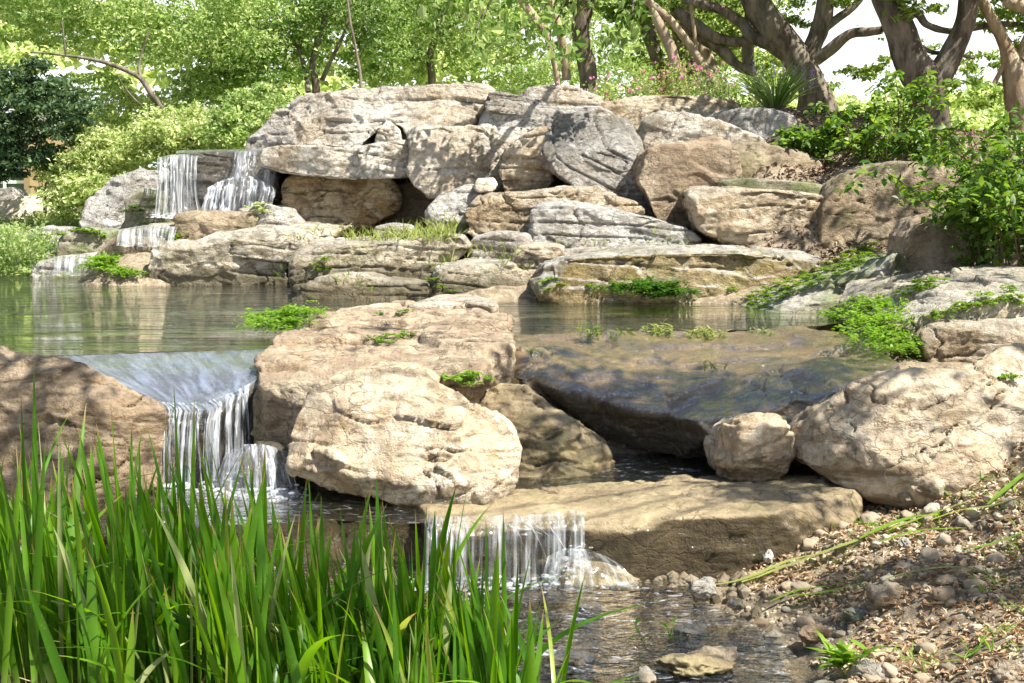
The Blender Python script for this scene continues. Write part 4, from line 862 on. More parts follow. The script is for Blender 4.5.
# left fall: water sliding over the lip stone, then dropping into the pool
r0 = [G(48, 357, .006), G(110, 354, .006), G(160, 352.5, .006), G(215, 351, .006), G(268, 349.5, .006)]
r1 = [G(92, 376, -.05), G(135, 376, -.06), G(180, 376, -.06), G(228, 372, -.05), G(276, 362, -.03)]
r2 = [G(150, 397, -.13), G(165, 399, -.14), G(195, 399, -.14), G(235, 390, -.11), G(270, 372, -.055)]
r3 = [G(163, 409, -.165), G(180, 410, -.168), G(212, 410, -.168), G(238, 395, -.13), G(264, 378, -.08)]
def dn(p, dy, dz, dx=0): return np.array([p[0] + dx, p[1] - dy, p[2] - dz])
cascade([r0, r1, r2, r3], 'sheet', 'sliding_water', 'bluish sheet of water sliding over the lip stone at the left of the pond', wob=.005, strand=.006, nu=90, nv=46, cat='water sheet')
f0 = [dn(p, .0, .0) for p in r3]; f1 = [dn(p, .05, .05) for p in r3]; f2 = [dn(p, .10, (p[2] + .53) * .5, .0) for p in r3]; f3 = [np.array([p[0], p[1] - .13, -.54]) for p in r3]
cascade([[(p + q) / 2 + np.array([0, 0, .008]) for p, q in zip(r2, r3)], f0, f1, f2, f3], 'fall', 'waterfall', 'white streaked waterfall dropping from the lip stone behind the tall grass', nu=120, nv=31, strand=.03, ropes=26, rr=.005, foam=6, lean=.02)
g0 = [P(226, 452, 6.92), P(245, 444, 6.8), P(265, 444, 6.78), P(286, 452, 6.85)]; g1 = [P(220, 468, 6.8), P(244, 462, 6.64), P(268, 462, 6.62), P(292, 466, 6.74)]; g2 = [P(214, 494, 6.72), P(242, 497, 6.58), P(270, 497, 6.56), P(298, 492, 6.66)]
cascade([g0, g1, g2], 'spray', 'splash', 'white splash spreading over the rounded stone right of the left waterfall', nu=50, strand=.02, ropes=8, rr=.005, foam=5, cat='splash')
# upper falls
cascade([row((157, 158, 14.4), (170, 155, 14.4), (184, 154, 14.4), (198, 156, 14.4)), row((157, 162, 14.15), (170, 160, 14.12), (184, 160, 14.12), (197, 164, 14.12)), row((156, 190, 14.0), (170, 190, 13.98), (184, 190, 13.98), (197, 190, 13.98)), row((154, 217, 13.9), (168, 218, 13.88), (184, 218, 13.88), (203, 217, 13.9))], 'fall_thin', 'waterfall', 'wide thin veil of water falling over the left side of the square wet block', strand=.05, nu=80, ropes=10, rr=.008, foam=4)
cascade([row((234, 152, 14.5), (242, 151, 14.5), (250, 151, 14.5), (257, 152, 14.5)), row((234, 157, 14.15), (241, 156, 14.13), (249, 156, 14.13), (256, 158, 14.13)), row((230, 182, 14.0), (238, 182, 13.95), (246, 181, 13.95), (254, 181, 14.0))], 'fall', 'waterfall', 'narrow white jet of water falling beside the overhanging slab nose', nu=40, strand=.03, ropes=6, rr=.009)
cascade([row((212, 186, 14.1), (230, 178, 14.0), (244, 177, 13.98), (258, 178, 14.0), (272, 186, 14.1)), row((206, 192, 13.95), (226, 184, 13.85), (244, 182, 13.82), (260, 184, 13.85), (276, 192, 13.95)), row((200, 216, 13.85), (220, 216, 13.72), (240, 216, 13.7), (256, 215, 13.75), (268, 212, 13.8))], 'spray', 'waterfall', 'white fan of water spreading over the lower step at the foot of the narrow jet', nu=80, strand=.06, wob=.04, ropes=20, rr=.008, foam=5)
cascade([row((264, 170, 14.0), (270, 170, 14.0)), row((263, 184, 13.95), (269, 184, 13.95))], 'spray', 'waterfall', 'single short strand of water falling under the overhanging slab nose', nu=8)
cascade([row((176, 150.5, 15.2), (215, 149.5, 15.2), (258, 149.5, 15.2)), row((176, 153.5, 14.3), (215, 151.5, 14.3), (258, 151.5, 14.3))], 'sheet', 'sliding_water', 'shallow water film running over the top of the square wet block', cat='water sheet', nu=40)
cascade([row((120, 229, 13.4), (150, 225, 13.4), (178, 227, 13.4)), row((118, 233, 12.95), (148, 230, 12.95), (176, 232, 12.95)), row((116, 246, 12.85), (150, 247, 12.85), (172, 246, 12.85))], 'fall_thin', 'waterfall', 'low trickle spilling over the flat stone below the wide thin veil', nu=50)
cascade([row((54, 256, 13.4), (75, 255, 13.4), (97, 255, 13.4)), row((54, 262, 13.05), (75, 261, 13.05), (92, 261, 13.05)), row((54, 276, 12.98), (75, 276, 12.98), (90, 276, 12.98))], 'fall_thin', 'waterfall', 'thin trickle running off the wet shelf stone at the far left of the pond', nu=40)
# lower cascade
a0 = [G(425, 522, -.50), G(440, 523, -.50), G(460, 523, -.50), G(510, 522, -.50), (G(556, 519, -.50)), G(584, 516, -.50)]
print('A0', a0[2], a0[4])
a1 = [dn(p, .05, .01) for p in a0]; a2 = [dn(p, .09, .09) for p in a0]; a3 = [dn(p, .12, .245) for p in a0]
a3[-1] = dn(a0[-1], .10, .11)
am = [dn(p, -.10, -.004) for p in a0]
cascade([am, a0, a1, a2, a3], 'fall_low', 'waterfall', 'low cascade curling over the dark ledge into the stream behind the grass tips', nu=120, nv=31, strand=.02, ropes=14, rr=.003, foam=4, lean=.10)
b0 = [P(548, 556, 5.76), P(566, 548, 5.78), P(586, 549, 5.78), P(606, 556, 5.76)]
b1 = [P(540, 590, 5.66), P(560, 590, 5.62), P(592, 590, 5.6), P(640, 588, 5.64)]
cascade([b0, [(p + q) / 2 + np.array([0, -.05, .03]) for p, q in zip(b0, b1)], b1], 'fall_low', 'splash', 'veil of splashing water spreading over the stone at the foot of the lower cascade', nu=50, cat='splash')
# ------------------------------------------------------------------ placement by looking at what is really there
C.view_layer.update()
DG = C.evaluated_depsgraph_get()
def hit(px, py):
    d = ray(px, py); d = d / np.linalg.norm(d)
    ok, loc, nr, _, ob, _ = SC.ray_cast(DG, Vector((0, 0, CAMZ)) + Vector(d) * 3.2, Vector(d))
    return (np.array(loc), np.array(nr), ob) if ok else (None, None, None)
def hit_rock(px, py):
    """first solid thing along the ray, water skipped"""
    d = Vector(ray(px, py)).normalized(); o = Vector((0, 0, CAMZ)) + d * 3.2
    for _ in range(12):
        ok, loc, nr, _, ob, _ = SC.ray_cast(DG, o, d)
        if not ok: return None, None
        if ob.name.startswith(('rock', 'ground')): return np.array(loc), np.array(nr)
        o = loc + d * .01
    return None, None

# ferns --------------------------------------------------------------
def fern_mesh(R, n, L, lsz, spread=1.0, lift=.8):
    parts = []
    for k in range(n):
        a = R.uniform(0, 2 * math.pi); l = L * R.uniform(.5, 1.1); o = R.normal(size=3) * L * .35 * spread; o[2] = abs(o[2]) * .3
        t = np.linspace(0, 1, 11)
        out = np.array([math.cos(a), math.sin(a), 0])
        p = o + out * (t * l * .8)[:, None] + np.array([0, 0, 1]) * (lift * l * (t - 1.05 * t * t))[:, None]
        side = np.array([-out[1], out[0], 0])
        for i in range(2, 11):
            w = lsz * (1.15 - .7 * t[i]) * 1.6
            for sg in (-1, 1):
                c = p[i]; d = side * sg * .85 + out * .5 + R.normal(size=3) * .22; d /= np.linalg.norm(d)
                nrm = np.array([0, 0, 1]) + R.normal(size=3) * .35; q = np.cross(nrm, d); q /= np.linalg.norm(q)
                parts.append([c, c + d * w * .6 + q * w * .34, c + d * w * 1.25, c + d * w * .6 - q * w * .34])
    V_ = np.array(parts).reshape(-1, 3); return V_, np.arange(len(V_)).reshape(-1, 4)
def cluster(ls, dmax):
    n = len(ls); g = list(range(n))
    for a_ in range(n):
        for b_ in range(a_):
            if np.linalg.norm(ls[a_] - ls[b_]) < dmax:
                x_, y_ = g[a_], g[b_]; g = [y_ if v_ == x_ else v_ for v_ in g]
    return [[i_ for i_ in range(n) if g[i_] == k_] for k_ in dict.fromkeys(g)]
def put(name, label, cat, pr, ls, dmax, mat, smooth, group=None):
    cl = cluster(ls, dmax); big = max(cl, key=len)
    for c_ in cl:
        V_, F_ = join([pr[i_] for i_ in c_])
        tag(mesh_np(name, V_, F_, M[mat], smooth=smooth), label, cat, (group or label) if len(cl) > 1 else group)
def fern(label, spots, L, lsz, n, mat='fern', R=np.random.RandomState(5), name='fern', cat='fern', group=None, lift=.8):
    pr = []; ls = []
    for sp_ in spots:
        if len(sp_) == 3: l, nr = G(*sp_), np.array([0, 0, 1.])
        else: l, nr = hit_rock(*sp_)
        if l is None: continue
        V_, F_ = fern_mesh(R, n, L, lsz, lift=lift)
        pr.append((V_ + l + nr * .01, F_)); ls.append(l)
    if pr: put(name, label, cat, pr, ls, 1.0 * L, mat, False, group)
fern('bright green fern tuft at the left corner of the island slab', [(264, 332, .03), (274, 328, .05), (284, 324, .07), (294, 320, .09), (302, 320, .10), (278, 335, .04), (290, 331, .06), (268, 324, .06)], .17, .017, 26, lift=1.2)
fern('small green weed growing in the middle of the island slab', [(378, 342), (390, 340), (402, 338), (385, 345)], .07, .013, 7)
fern('tiny creeping weed near the back of the island slab', [(380, 316), (396, 313), (408, 312)], .05, .010, 5)
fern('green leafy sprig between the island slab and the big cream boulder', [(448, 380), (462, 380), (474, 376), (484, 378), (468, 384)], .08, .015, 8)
fern('fern cluster hanging under the overhanging brown rock by the pond', [(100, 262), (106, 268), (114, 272), (122, 276), (130, 277), (112, 262), (100, 270)], .16, .022, 20)
fern('dark fern hanging over the pond from the long flat shore rock', [(628, 294), (640, 290), (652, 291), (664, 294), (676, 297), (640, 298), (655, 299)], .21, .021, 28, 'ferndark', lift=1.0)
fern('ragged green growth at the left end of the long flat shore rock', [(545, 283), (552, 280), (548, 290), (560, 285), (590, 286), (615, 286), (730, 290)], .05, .011, 10)
fern('lush overhanging fern between the mossy slab and the broad pale rock', [(838, 322), (848, 318), (860, 314), (872, 308), (884, 312), (858, 326), (870, 330), (882, 336), (866, 340), (880, 346), (892, 340), (900, 348), (876, 322), (890, 326), (896, 354), (884, 356)], .17, .017, 24, lift=1.2)
fern('yellow green fern tuft on top of the broad pale rock', [(905, 296), (915, 292), (925, 290), (918, 286), (930, 284)], .10, .013, 14, 'moss')
fern('long streak of low fern along the right part of the broad pale rock', [(935, 318), (945, 314), (955, 310), (965, 307), (978, 306), (990, 304), (1004, 302), (1016, 299), (1022, 306), (985, 298), (1010, 292)], .08, .012, 14, 'moss')
fern('moss and small ferns covering the long slanting slab', [(750 + 9.5 * i, 303 - 4.1 * i + dy) for i in range(14) for dy in (-5, 2, 9)], .075, .011, 13, 'moss', lift=.5)
fern('green sprig growing on the step right of the upper cascade', [(258, 208), (264, 206), (270, 202), (276, 198), (262, 212)], .09, .02, 8, 'leaf_yel')
fern('green weed at the left of the brown ledge stone', [(170, 240), (176, 236), (182, 238), (166, 234)], .09, .02, 7, 'moss')
fern('moss hummock over the grass topped stone', [(62, 236), (72, 232), (82, 231), (92, 232), (100, 236)], .09, .02, 12, 'moss', lift=.4)
fern('green moss on the small olive stone', [(128, 212), (136, 208), (144, 212)], .07, .017, 8, 'ferndark')
fern('small green patch at the upper middle of the wet slab', [(452, 292)], .05, .01, 6)
fern('little fern in the cleft of the wide grassy slab', [(318, 266), (324, 270), (330, 268), (322, 260), (436, 280), (440, 288)], .07, .013, 10, 'moss')
fern('tiny weed on top of the largest foreground boulder', [(1003, 381), (1010, 379)], .05, .012, 6)
# grass tufts -----------------------------------------------------------
def blade_strip(b, d, L, w, bend, R, seg=6):
    d = np.array(d, float); d /= np.linalg.norm(d)
    h = np.array([d[0], d[1], 0]); hn = np.linalg.norm(h)
    h = h / hn if hn > 1e-3 else np.array([1, 0, 0])
    a = R.uniform(0, 2 * math.pi); sd = np.array([math.cos(a), math.sin(a), 0])
    t = np.linspace(0, 1, seg + 1)
    p = b + d * (t * L)[:, None] + (h * bend - np.array([0, 0, abs(bend) * .55])) * (L * t ** 2.3)[:, None]
    ww = w * .5 * np.clip((1 - t ** 3.5), .02, 1) * (0.75 + .5 * np.sin(t * 2.2))
    V_ = np.stack([p - sd * ww[:, None], p + np.cross(sd, d) * ww[:, None] * .35, p + sd * ww[:, None]], 1).reshape(-1, 3)
    i = np.arange(3 * (seg + 1)).reshape(-1, 3)
    F_ = np.concatenate([np.stack([i[:-1, k], i[:-1, k + 1], i[1:, k + 1], i[1:, k]], 1) for k in (0, 1)])
    return V_, F_
def tuft(label, spots, L, w, n, mat='tuft', R=np.random.RandomState(8), name='grass_tuft', cat='grass tuft', group=None, bendy=.4, lean=.45, sp=.03):
    pr = []; ls = []
    for (px, py) in spots:
        l, nr = hit_rock(px, py)
        if l is None: continue
        q = []
        for k in range(n):
            d = np.array([R.normal() * lean, R.normal() * lean, 1])
            q.append(blade_strip(l + np.array([R.normal() * sp, R.normal() * sp, -.01]), d, L * R.uniform(.5, 1.15), w, R.uniform(0, bendy), R, 4))
        pr.append(join(q)); ls.append(l)
    if pr: put(name, label, cat, pr, ls, .15, mat, True, group)
tuft('sunlit yellow green grass growing along the top of the wide slab', [(x, y) for x in range(416, 462, 5) for y in (226, 231)] + [(x, 240) for x in range(350, 460, 7)] + [(x, 236) for x in range(390, 455, 5)], .16, .008, 12)
tuft('sparse grass on the left part of the wide slab top', [(334, 236), (342, 232), (350, 236), (362, 236), (345, 228)], .09, .007, 7)
tuft('grass tuft in the notch behind the broken shelf stone', [(462, 256), (470, 252), (478, 250), (486, 252), (455, 262), (475, 258)], .13, .007, 7)
tuft('grass tuft in front of the fawn block', [(500, 252), (506, 250), (512, 250), (518, 254), (508, 256)], .13, .007, 8)
tuft('small grass wisp left of the wide slab', [(300, 238), (312, 234), (318, 230)], .12, .009, 6)
tuft('small grass wisp in the crack under the square block', [(405, 182), (409, 178), (430, 184), (434, 182)], .14, .007, 4)
tuft('dry grass wisp against the rounded brown boulder', [(676, 205), (679, 208)], .28, .006, 3, 'blade_dry', lean=.2)
tuft('thin green shoots on the pale grey ledge block', [(604, 200), (655, 232), (670, 238), (676, 236), (572, 236)], .07, .007, 4)
tuft('grass tufts in the crack above the long flat shore rock', [(x, 243) for x in range(560, 700, 12)] + [(716, 240), (722, 240)], .07, .006, 5)
tuft('sparse weeds between the broken shelf stone and its neighbours', [(436, 268), (446, 262), (520, 262), (528, 268), (505, 262)], .09, .007, 6, 'moss')
tuft('green tufts under the wide slab left corner', [(284, 268), (280, 276), (345, 280), (360, 284), (368, 290)], .10, .008, 6, 'moss')
# water weeds between pond and wet slab
def weed(label, px, py, z, h, n, mat, lsz, R):
    b = G(px, py, z); root = empty('water_weed', tuple(b - [0, 0, .02]), label, 'water plant')
    st = []; lv = []
    for k in range(n):
        a = R.uniform(0, 2 * math.pi); d = np.array([math.cos(a) * .6, math.sin(a) * .4, 1]); o = b + R.normal(size=3) * [.05, .03, 0] - [0, 0, .02]
        l = h * R.uniform(.6, 1.1)
        st.append(tube([(*o, .003), (*(o + d * l * .5), .0025), (*(o + d * l), .0015)], seg=4, per=2, bark=0))
        for t in np.linspace(.3, 1, 6): lv.append(blade_strip(o + d * l * t, np.array([R.normal(), R.normal(), .5]), lsz * R.uniform(.7, 1.2), lsz * .28, .3, R, 3))
    mesh_np('stem', *join(st), M['stem'], parent=root); mesh_np('foliage', *join(lv), M[mat], parent=root)
R = np.random.RandomState(61)
weed('upright leafy water weed at the left of the wet slab back edge', 586, 338, -.01, .12, 6, 'leaf_shrub', .05, R)
weed('pale feathery water weed in the middle of the wet slab back edge', 661, 335, -.01, .08, 16, 'tuft', .045, R)
weed('pale spreading water weed right of the feathery one', 705, 337, -.01, .07, 18, 'tuft', .045, R)
weed('tiny water weed with red leaves beside the island slab', 537, 352, -.01, .04, 7, 'leaf_mid', .03, R)
weed('small floating weed on the sunlit part of the wet slab', 715, 366, -.01, .03, 6, 'tuft', .03, R)
weed('dark small water weed left of the feathery one', 620, 336, -.01, .06, 8, 'leaf_shrub', .04, R)
weed('little water weed near the right end of the wet slab back edge', 760, 334, -.01, .05, 9, 'leaf_mid', .035, R)
weed('small weed with broad leaves standing at the edge of the stream', 846, 660, -.70, .06, 7, 'fern', .09, R)
weed('thin weed standing in the stream right of the grass', 664, 640, -.76, .10, 3, 'leaf_shrub', .05, R)

# ------------------------------------------------------------------ foreground sword leaves
M['straw'] = leaf_mat('dead_straw', (.30, .22, .11), (.45, .36, .20), (.58, .50, .32), tr=.2)
R = np.random.RandomState(21)
CL = [(-25, 4.9, 392, 'clump of sword leaves cut by the left frame edge'), (12, 4.5, 384, 'tallest sword leaf clump in the bottom left corner'), (48, 5.2, 430, 'sword leaf clump against the massive brown boulder'), (75, 4.6, 425, 'sword leaf clump second from the bottom left corner'),
      (120, 5.0, 436, 'sword leaf clump in front of the right part of the massive brown boulder'), (150, 4.5, 430, 'sword leaf clump below the left edge of the left waterfall'), (185, 4.8, 418, 'sword leaf clump straight in front of the left waterfall'), (225, 4.5, 440, 'sword leaf clump below the right edge of the left waterfall'),
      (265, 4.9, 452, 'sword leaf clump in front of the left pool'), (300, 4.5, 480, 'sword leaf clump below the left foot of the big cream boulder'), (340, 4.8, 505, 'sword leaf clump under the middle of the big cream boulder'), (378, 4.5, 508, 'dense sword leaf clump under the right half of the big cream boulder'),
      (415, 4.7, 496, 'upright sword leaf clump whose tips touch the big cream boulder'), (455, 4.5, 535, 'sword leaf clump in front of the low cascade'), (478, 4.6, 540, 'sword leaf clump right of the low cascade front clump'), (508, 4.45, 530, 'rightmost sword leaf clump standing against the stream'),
      (100, 4.3, 470, 'low sword leaf clump at the bottom frame edge near the left corner'), (250, 4.25, 500, 'low sword leaf clump at the bottom frame edge left of centre'), (420, 4.25, 560, 'low sword leaf clump at the bottom frame edge under the cascade')]
for (px, Y, tip, lab) in CL:
    x = (px - 512) * Y / FPX * 1.0; b = np.array([x, Y, gz(x, Y) - .02])
    root = empty('sword_leaf_clump', tuple(b), lab, 'grass clump', 'tall sword leaved grass in the foreground')
    zt = P(px, tip, Y)[2]; H = (zt - b[2]) * 1.08
    pr = []; dry = []
    for k in range(44):
        l = H * (R.uniform(.45, .86) if k > 5 else R.uniform(.86, 1.05))
        d = np.array([R.normal() * .10 - .05, R.normal() * .12, 1])
        bend = R.uniform(-.02, .12) if R.rand() < .85 else R.uniform(.3, .8)
        q = blade_strip(b + np.array([R.normal() * .085, R.normal() * .10, 0]), d, l, R.uniform(.014, .034), bend, R, 10)
        (dry if R.rand() < .08 else pr).append(q)
    V_, F_ = join(pr); tv = np.tile(np.repeat(np.linspace(0, 1, 11), 3), len(pr))
    mesh_np('foliage', V_, F_, M['blade'], parent=root, uv=np.stack([tv * 0, tv], 1))
    st_ = [blade_strip(b + np.array([R.normal() * .12, R.normal() * .10, .02]), [R.normal(), R.normal(), R.uniform(.1, 1.2)], R.uniform(.1, .35), .012, R.uniform(.2, .9), R, 5) for _ in range(16)]
    mesh_np('dead_straw', *join(st_), M['straw'], parent=root)['kind'] = 'stuff'
    for q in dry: mesh_np('pale_leaf', *q, M['blade_dry'], parent=root)

# ------------------------------------------------------------------ hillside plants
def leaf6(c, d, n, s, asp, R):
    d = d / np.linalg.norm(d); w = np.cross(n, d); w /= np.linalg.norm(w) + 1e-9; n = np.cross(d, w)
    h = s * asp * .5
    return np.array([c, c + d * s * .35 + w * h + n * h * .35, c + d * s * .75 + w * h * .7 + n * h * .2, c + d * s - n * s * .12, c + d * s * .75 - w * h * .7 + n * h * .2, c + d * s * .35 - w * h + n * h * .35, c + d * s * .4])
def sprig_plant(name, label, base, stems, H, lsz, mat, R, cat='shrub', group=None, spreadx=1., per=9, dense=2, droop=.3, asp=.5):
    root = empty(name, tuple(base), label, cat, group); st = []; LV = []; LF = []
    o = 0
    for k in range(stems):
        a = R.uniform(0, 2 * math.pi); out = np.array([math.cos(a) * spreadx, math.sin(a) * .7, 0]) * R.uniform(.2, 1)
        l = H * R.uniform(.5, 1.05)
        p0 = base + R.normal(size=3) * [.08, .06, 0]; p1 = p0 + np.array([0, 0, l * .55]) + out * l * .35; p2 = p0 + np.array([0, 0, l * (1 - droop * .3)]) + out * l * .85; p3 = p2 + out * l * .35 - np.array([0, 0, droop * l * .35])
        pts = [(*p0, .007), (*p1, .005), (*p2, .0035), (*p3, .002)]
        st.append(tube(pts, seg=5, per=4, bark=0))
        S = catmull(np.array(pts), per)[:, :3]
        for i in range(2, len(S)):
            for q in range(dense):
                if i < len(S) * .3 and R.rand() < .5: continue
                d = R.normal(size=3); d[2] = d[2] * .5 - .1; n_ = np.array([0, -.15, 1]) + R.normal(size=3) * .45
                c = S[i] + R.normal(size=3) * .012 * (1 + 1.5 * H)
                L6 = leaf6(c, d, n_, lsz * R.uniform(.6, 1.2), asp, R)
                LV.append(L6); LF += [[o, o + 1, o + 2, o + 6], [o + 6, o + 2, o + 3, o + 4], [o, o + 6, o + 4, o + 5]]; o += 7
    mesh_np('stem', *join(st), M['twig'], parent=root)
    mesh_np('foliage', np.concatenate(LV), np.array(LF), M[mat], parent=root)
    return root
def at(px, Y): x = (px - 512) * Y / FPX; return np.array([x, Y, gz(x, Y)])
R = np.random.RandomState(71)
GP = 'leafy plants on the mulch slope'
for px, Y, n, H, ls, lab in [(812, 13.4, 12, .34, .075, 'low leafy plant beside the grey whaleback boulder'), (842, 13.6, 12, .45, .075, 'leafy plant at the foot of the spreading oak'), (868, 12.9, 14, .62, .08, 'broad leafy plant in the middle of the mulch slope'), (900, 13.2, 14, .7, .08, 'tall leafy plant in front of the forked oak on its left'), (938, 12.6, 16, .6, .08, 'leafy plant hiding the foot of the forked oak'), (800, 13.6, 12, .3, .07, 'small dark leafy plant just behind the whaleback boulder')]:
    sprig_plant('leafy_plant', lab, at(px, Y), n, H, ls, 'leaf_shrub', R, 'plant', GP, spreadx=1.1)
for px, Y, n, H, lab in [(985, 9.9, 20, .95, 'large leafy shrub overhanging the round pitted boulder'), (1030, 9.6, 20, 1.1, 'leafy shrub cut by the right frame edge'), (1000, 10.6, 16, .85, 'leafy shrub between the largest dark brown boulder and the forked oak'), (1060, 10.4, 20, 1.2, 'tall leafy shrub just past the right frame edge'), (1010, 11.2, 16, 1.1, 'taller leafy shrub behind the one over the pitted boulder')]:
    sprig_plant('leafy_shrub', lab, at(px, Y), n, H, .078, 'leaf_shrub', R, 'shrub', 'leafy shrubs at the right edge', spreadx=.9, per=10, dense=3)
# strap leaved clump
b = P(775, 110, 14.9); b[2] = gz(b[0], b[1]); root = empty('liriope_clump', tuple(b), 'spiky clump of dark strap leaves with lilac flower spikes above the whaleback boulder', 'plant')
pr = []
for k in range(170):
    a = R.uniform(0, 2 * math.pi); e = R.uniform(.15, .9)
    pr.append(blade_strip(b + np.array([math.cos(a) * .1 * e, math.sin(a) * .08, 0]), [math.cos(a) * e, math.sin(a) * e, 1.1], R.uniform(.4, .62), .016, R.uniform(.1, .8), R, 7))
mesh_np('foliage', *join(pr), M['leaf_mid'], parent=root)
for k in range(10):
    p = b + np.array([R.uniform(-.35, .35), R.uniform(-.3, .1), R.uniform(.25, .42)])
    V_, F_ = leaves(p + R.normal(size=(40, 3)) * [.012, .012, .05], .022, R, up=.1); mesh_np('flower_spike', V_, F_, M['lilac'], parent=root, smooth=False)
# flowering bushes along the crest
def flower_bush(label, base, rx, h, n, mat, fmat, nf, R, ls=.035, fs=.03, cat='flowering plant', stems=26, group=None):
    root = empty('flowering_bush', tuple(base), label, cat, group)
    st = []; cs = []; fl = []
    for k in range(stems):
        o = base + np.array([R.uniform(-rx, rx), R.uniform(-.35, .35), 0]); t = o + np.array([R.normal() * .08, R.normal() * .06, h * R.uniform(.6, 1.1)])
        st.append(tube([(*o, .004), (*((o + t) / 2 + R.normal(size=3) * .02), .003), (*t, .0015)], seg=4, per=2, bark=0))
        m = n // stems; tt = R.rand(m) ** .8
        cs.append(o + (t - o) * tt[:, None] + R.normal(size=(m, 3)) * .05)
        for q in range(max(1, nf // stems)): fl.append(t + R.normal(size=3) * [.05, .05, .05])
    mesh_np('stem', *join(st), M['stem'], parent=root)
    V_, F_ = leaves(np.concatenate(cs), ls, R, up=.4); mesh_np('foliage', V_, F_, M[mat], parent=root, smooth=False)
    fl = np.array(fl)[:nf]
    q = np.repeat(fl, 5, 0) + R.normal(size=(len(fl) * 5, 3)) * fs * .3
    V_, F_ = leaves(q, fs, R, asp=.9, up=-.2, droop=0); mesh_np('blossom', V_, F_, M[fmat], parent=root, smooth=False)
R = np.random.RandomState(81)
flower_bush('low dark green bush with pale blue flowers behind the long top slab', at(480, 15.8), .5, .34, 2600, 'leaf_shrub', 'blue', 26, R, .045, .04)
flower_bush('dark green ground cover left of the blue flowers on the wall crest', at(425, 15.9), .45, .26, 2200, 'leaf_shrub', 'blue', 4, R, .045, .03)
flower_bush('small bush with red flowers beside the blue flowered bush', at(535, 15.9), .28, .30, 1300, 'leaf_mid', 'red', 15, R, .04, .035)
GF = 'pale green bushes with pink flowers'
flower_bush('pale green bush with few pink flowers right of the red flowers', at(580, 16.0), .35, .5, 2600, 'tuft', 'pink', 24, R, .04, .028, group=GF)
flower_bush('pale green bush with many pink flowers in the middle of the flower row', at(620, 16.0), .35, .6, 2800, 'leaf_light', 'pink', 36, R, .04, .032, group=GF)
flower_bush('tall pale green bush with bright pink flowers left of the leaning forked tree', at(655, 16.1), .35, .75, 2800, 'tuft', 'pink', 46, R, .04, .032, group=GF)
flower_bush('pale green bush with pink flowers at the foot of the leaning forked tree', at(700, 16.0), .35, .6, 2400, 'leaf_light', 'pink', 26, R, .04, .03, group=GF)
flower_bush('sparse pale bush between the forked tree and the strap leaved clump', at(738, 15.6), .25, .3, 900, 'leaf_light', 'pink', 8, R, .04, .025, group=GF)
# left bank greenery by the pond
R = np.random.RandomState(82)
for px, Y, rx, h, lab in [(-20, 13.9, .5, .35, 'pale green bush at the left frame edge beside the pond'), (14, 13.7, .35, .38, 'mounded light green plant on the pond bank at the far left')]:
    flower_bush(lab, at(px, Y), rx, h, 3000, 'leaf_light', 'white', 6, R, .04, .02, cat='plant', stems=40)
cs = np.stack([R.uniform(-8.5, -5.2, 9000), R.uniform(13.6, 18, 9000)], 1); zz = ground_z(cs[:, 0], cs[:, 1])
V_, F_ = leaves(np.stack([cs[:, 0], cs[:, 1], zz + R.rand(9000) * .09], 1), .05, R, asp=.3, up=.1)
tag(mesh_np('ground_cover', V_, F_, M['leaf_yel'], smooth=False), kind='stuff')

# ------------------------------------------------------------------ house with a window far left
s = NT('buff_wall'); v = s.coords(rnd=False)
M['wall'] = s.out(s.n('BsdfPrincipled', {'Base Color': s.mix(s.noise(v, 4, 5), (.34, .25, .16), (.45, .34, .22)), 'Roughness': .9}).outputs[0])
M['wframe'] = flat_mat('white_window_frame', (.75, .74, .70, 1)); M['post'] = flat_mat('brown_post', (.28, .19, .11, 1)); M['roof'] = flat_mat('grey_roof', (.2, .18, .16, 1))
s = NT('window_glass'); M['glass'] = s.out(s.n('BsdfPrincipled', {'Base Color': (.05, .10, .09, 1), 'Roughness': .05}).outputs[0])
def box_arr(x0, x1, y0, y1, z0, z1):
    V_ = np.array([(x, y, z) for x in (x0, x1) for y in (y0, y1) for z in (z0, z1)], float)
    return V_, np.array([(0, 1, 3, 2), (4, 6, 7, 5), (0, 4, 5, 1), (2, 3, 7, 6), (0, 2, 6, 4), (1, 5, 7, 3)])
HY = 26.0; hx = lambda px: (px - 512) * HY / FPX; hz = lambda py: P(0, py, HY)[2]
root = empty('garden_building', (hx(-60), HY, gz(hx(-60), HY)), 'buff garden building with a white barred window glimpsed at the far left edge', 'building')
z0 = gz(hx(-60), HY) - .3
mesh_np('wall', *join([box_arr(hx(-160), hx(-8), HY, HY + 3, z0, 1.9), box_arr(hx(-8), hx(28), HY, HY + 4, z0, hz(198)), box_arr(hx(-8), hx(28), HY, HY + 3, hz(150), 1.9), box_arr(hx(-8), hx(28), HY + .3, HY + 3, hz(198), hz(150))]), M['wall'], parent=root, smooth=False)
mesh_np('corner_post', *box_arr(hx(28), hx(34), HY - .06, HY + 3, z0, 1.9), M['post'], parent=root, smooth=False)
mesh_np('roof', *join([box_arr(hx(-170), hx(40), HY - .2, HY + 3.2, 1.9, 2.0)]), M['roof'], parent=root, smooth=False)
w = mesh_np('window', *box_arr(hx(-7.5), hx(27.5), HY + .12, HY + .16, hz(197.5), hz(150.5)), M['glass'], parent=root, smooth=False)
bars = [box_arr(hx(-7.5), hx(27.5), HY + .04, HY + .11, hz(183.5), hz(180.5)), box_arr(hx(5.5), hx(8), HY + .03, HY + .1, hz(197), hz(151)), box_arr(hx(-7.5), hx(27.5), HY + .02, HY + .1, hz(198), hz(196)), box_arr(hx(-7.5), hx(27.5), HY + .02, HY + .1, hz(152), hz(150))]
mesh_np('window_frame', *join(bars), M['wframe'], parent=w, smooth=False)

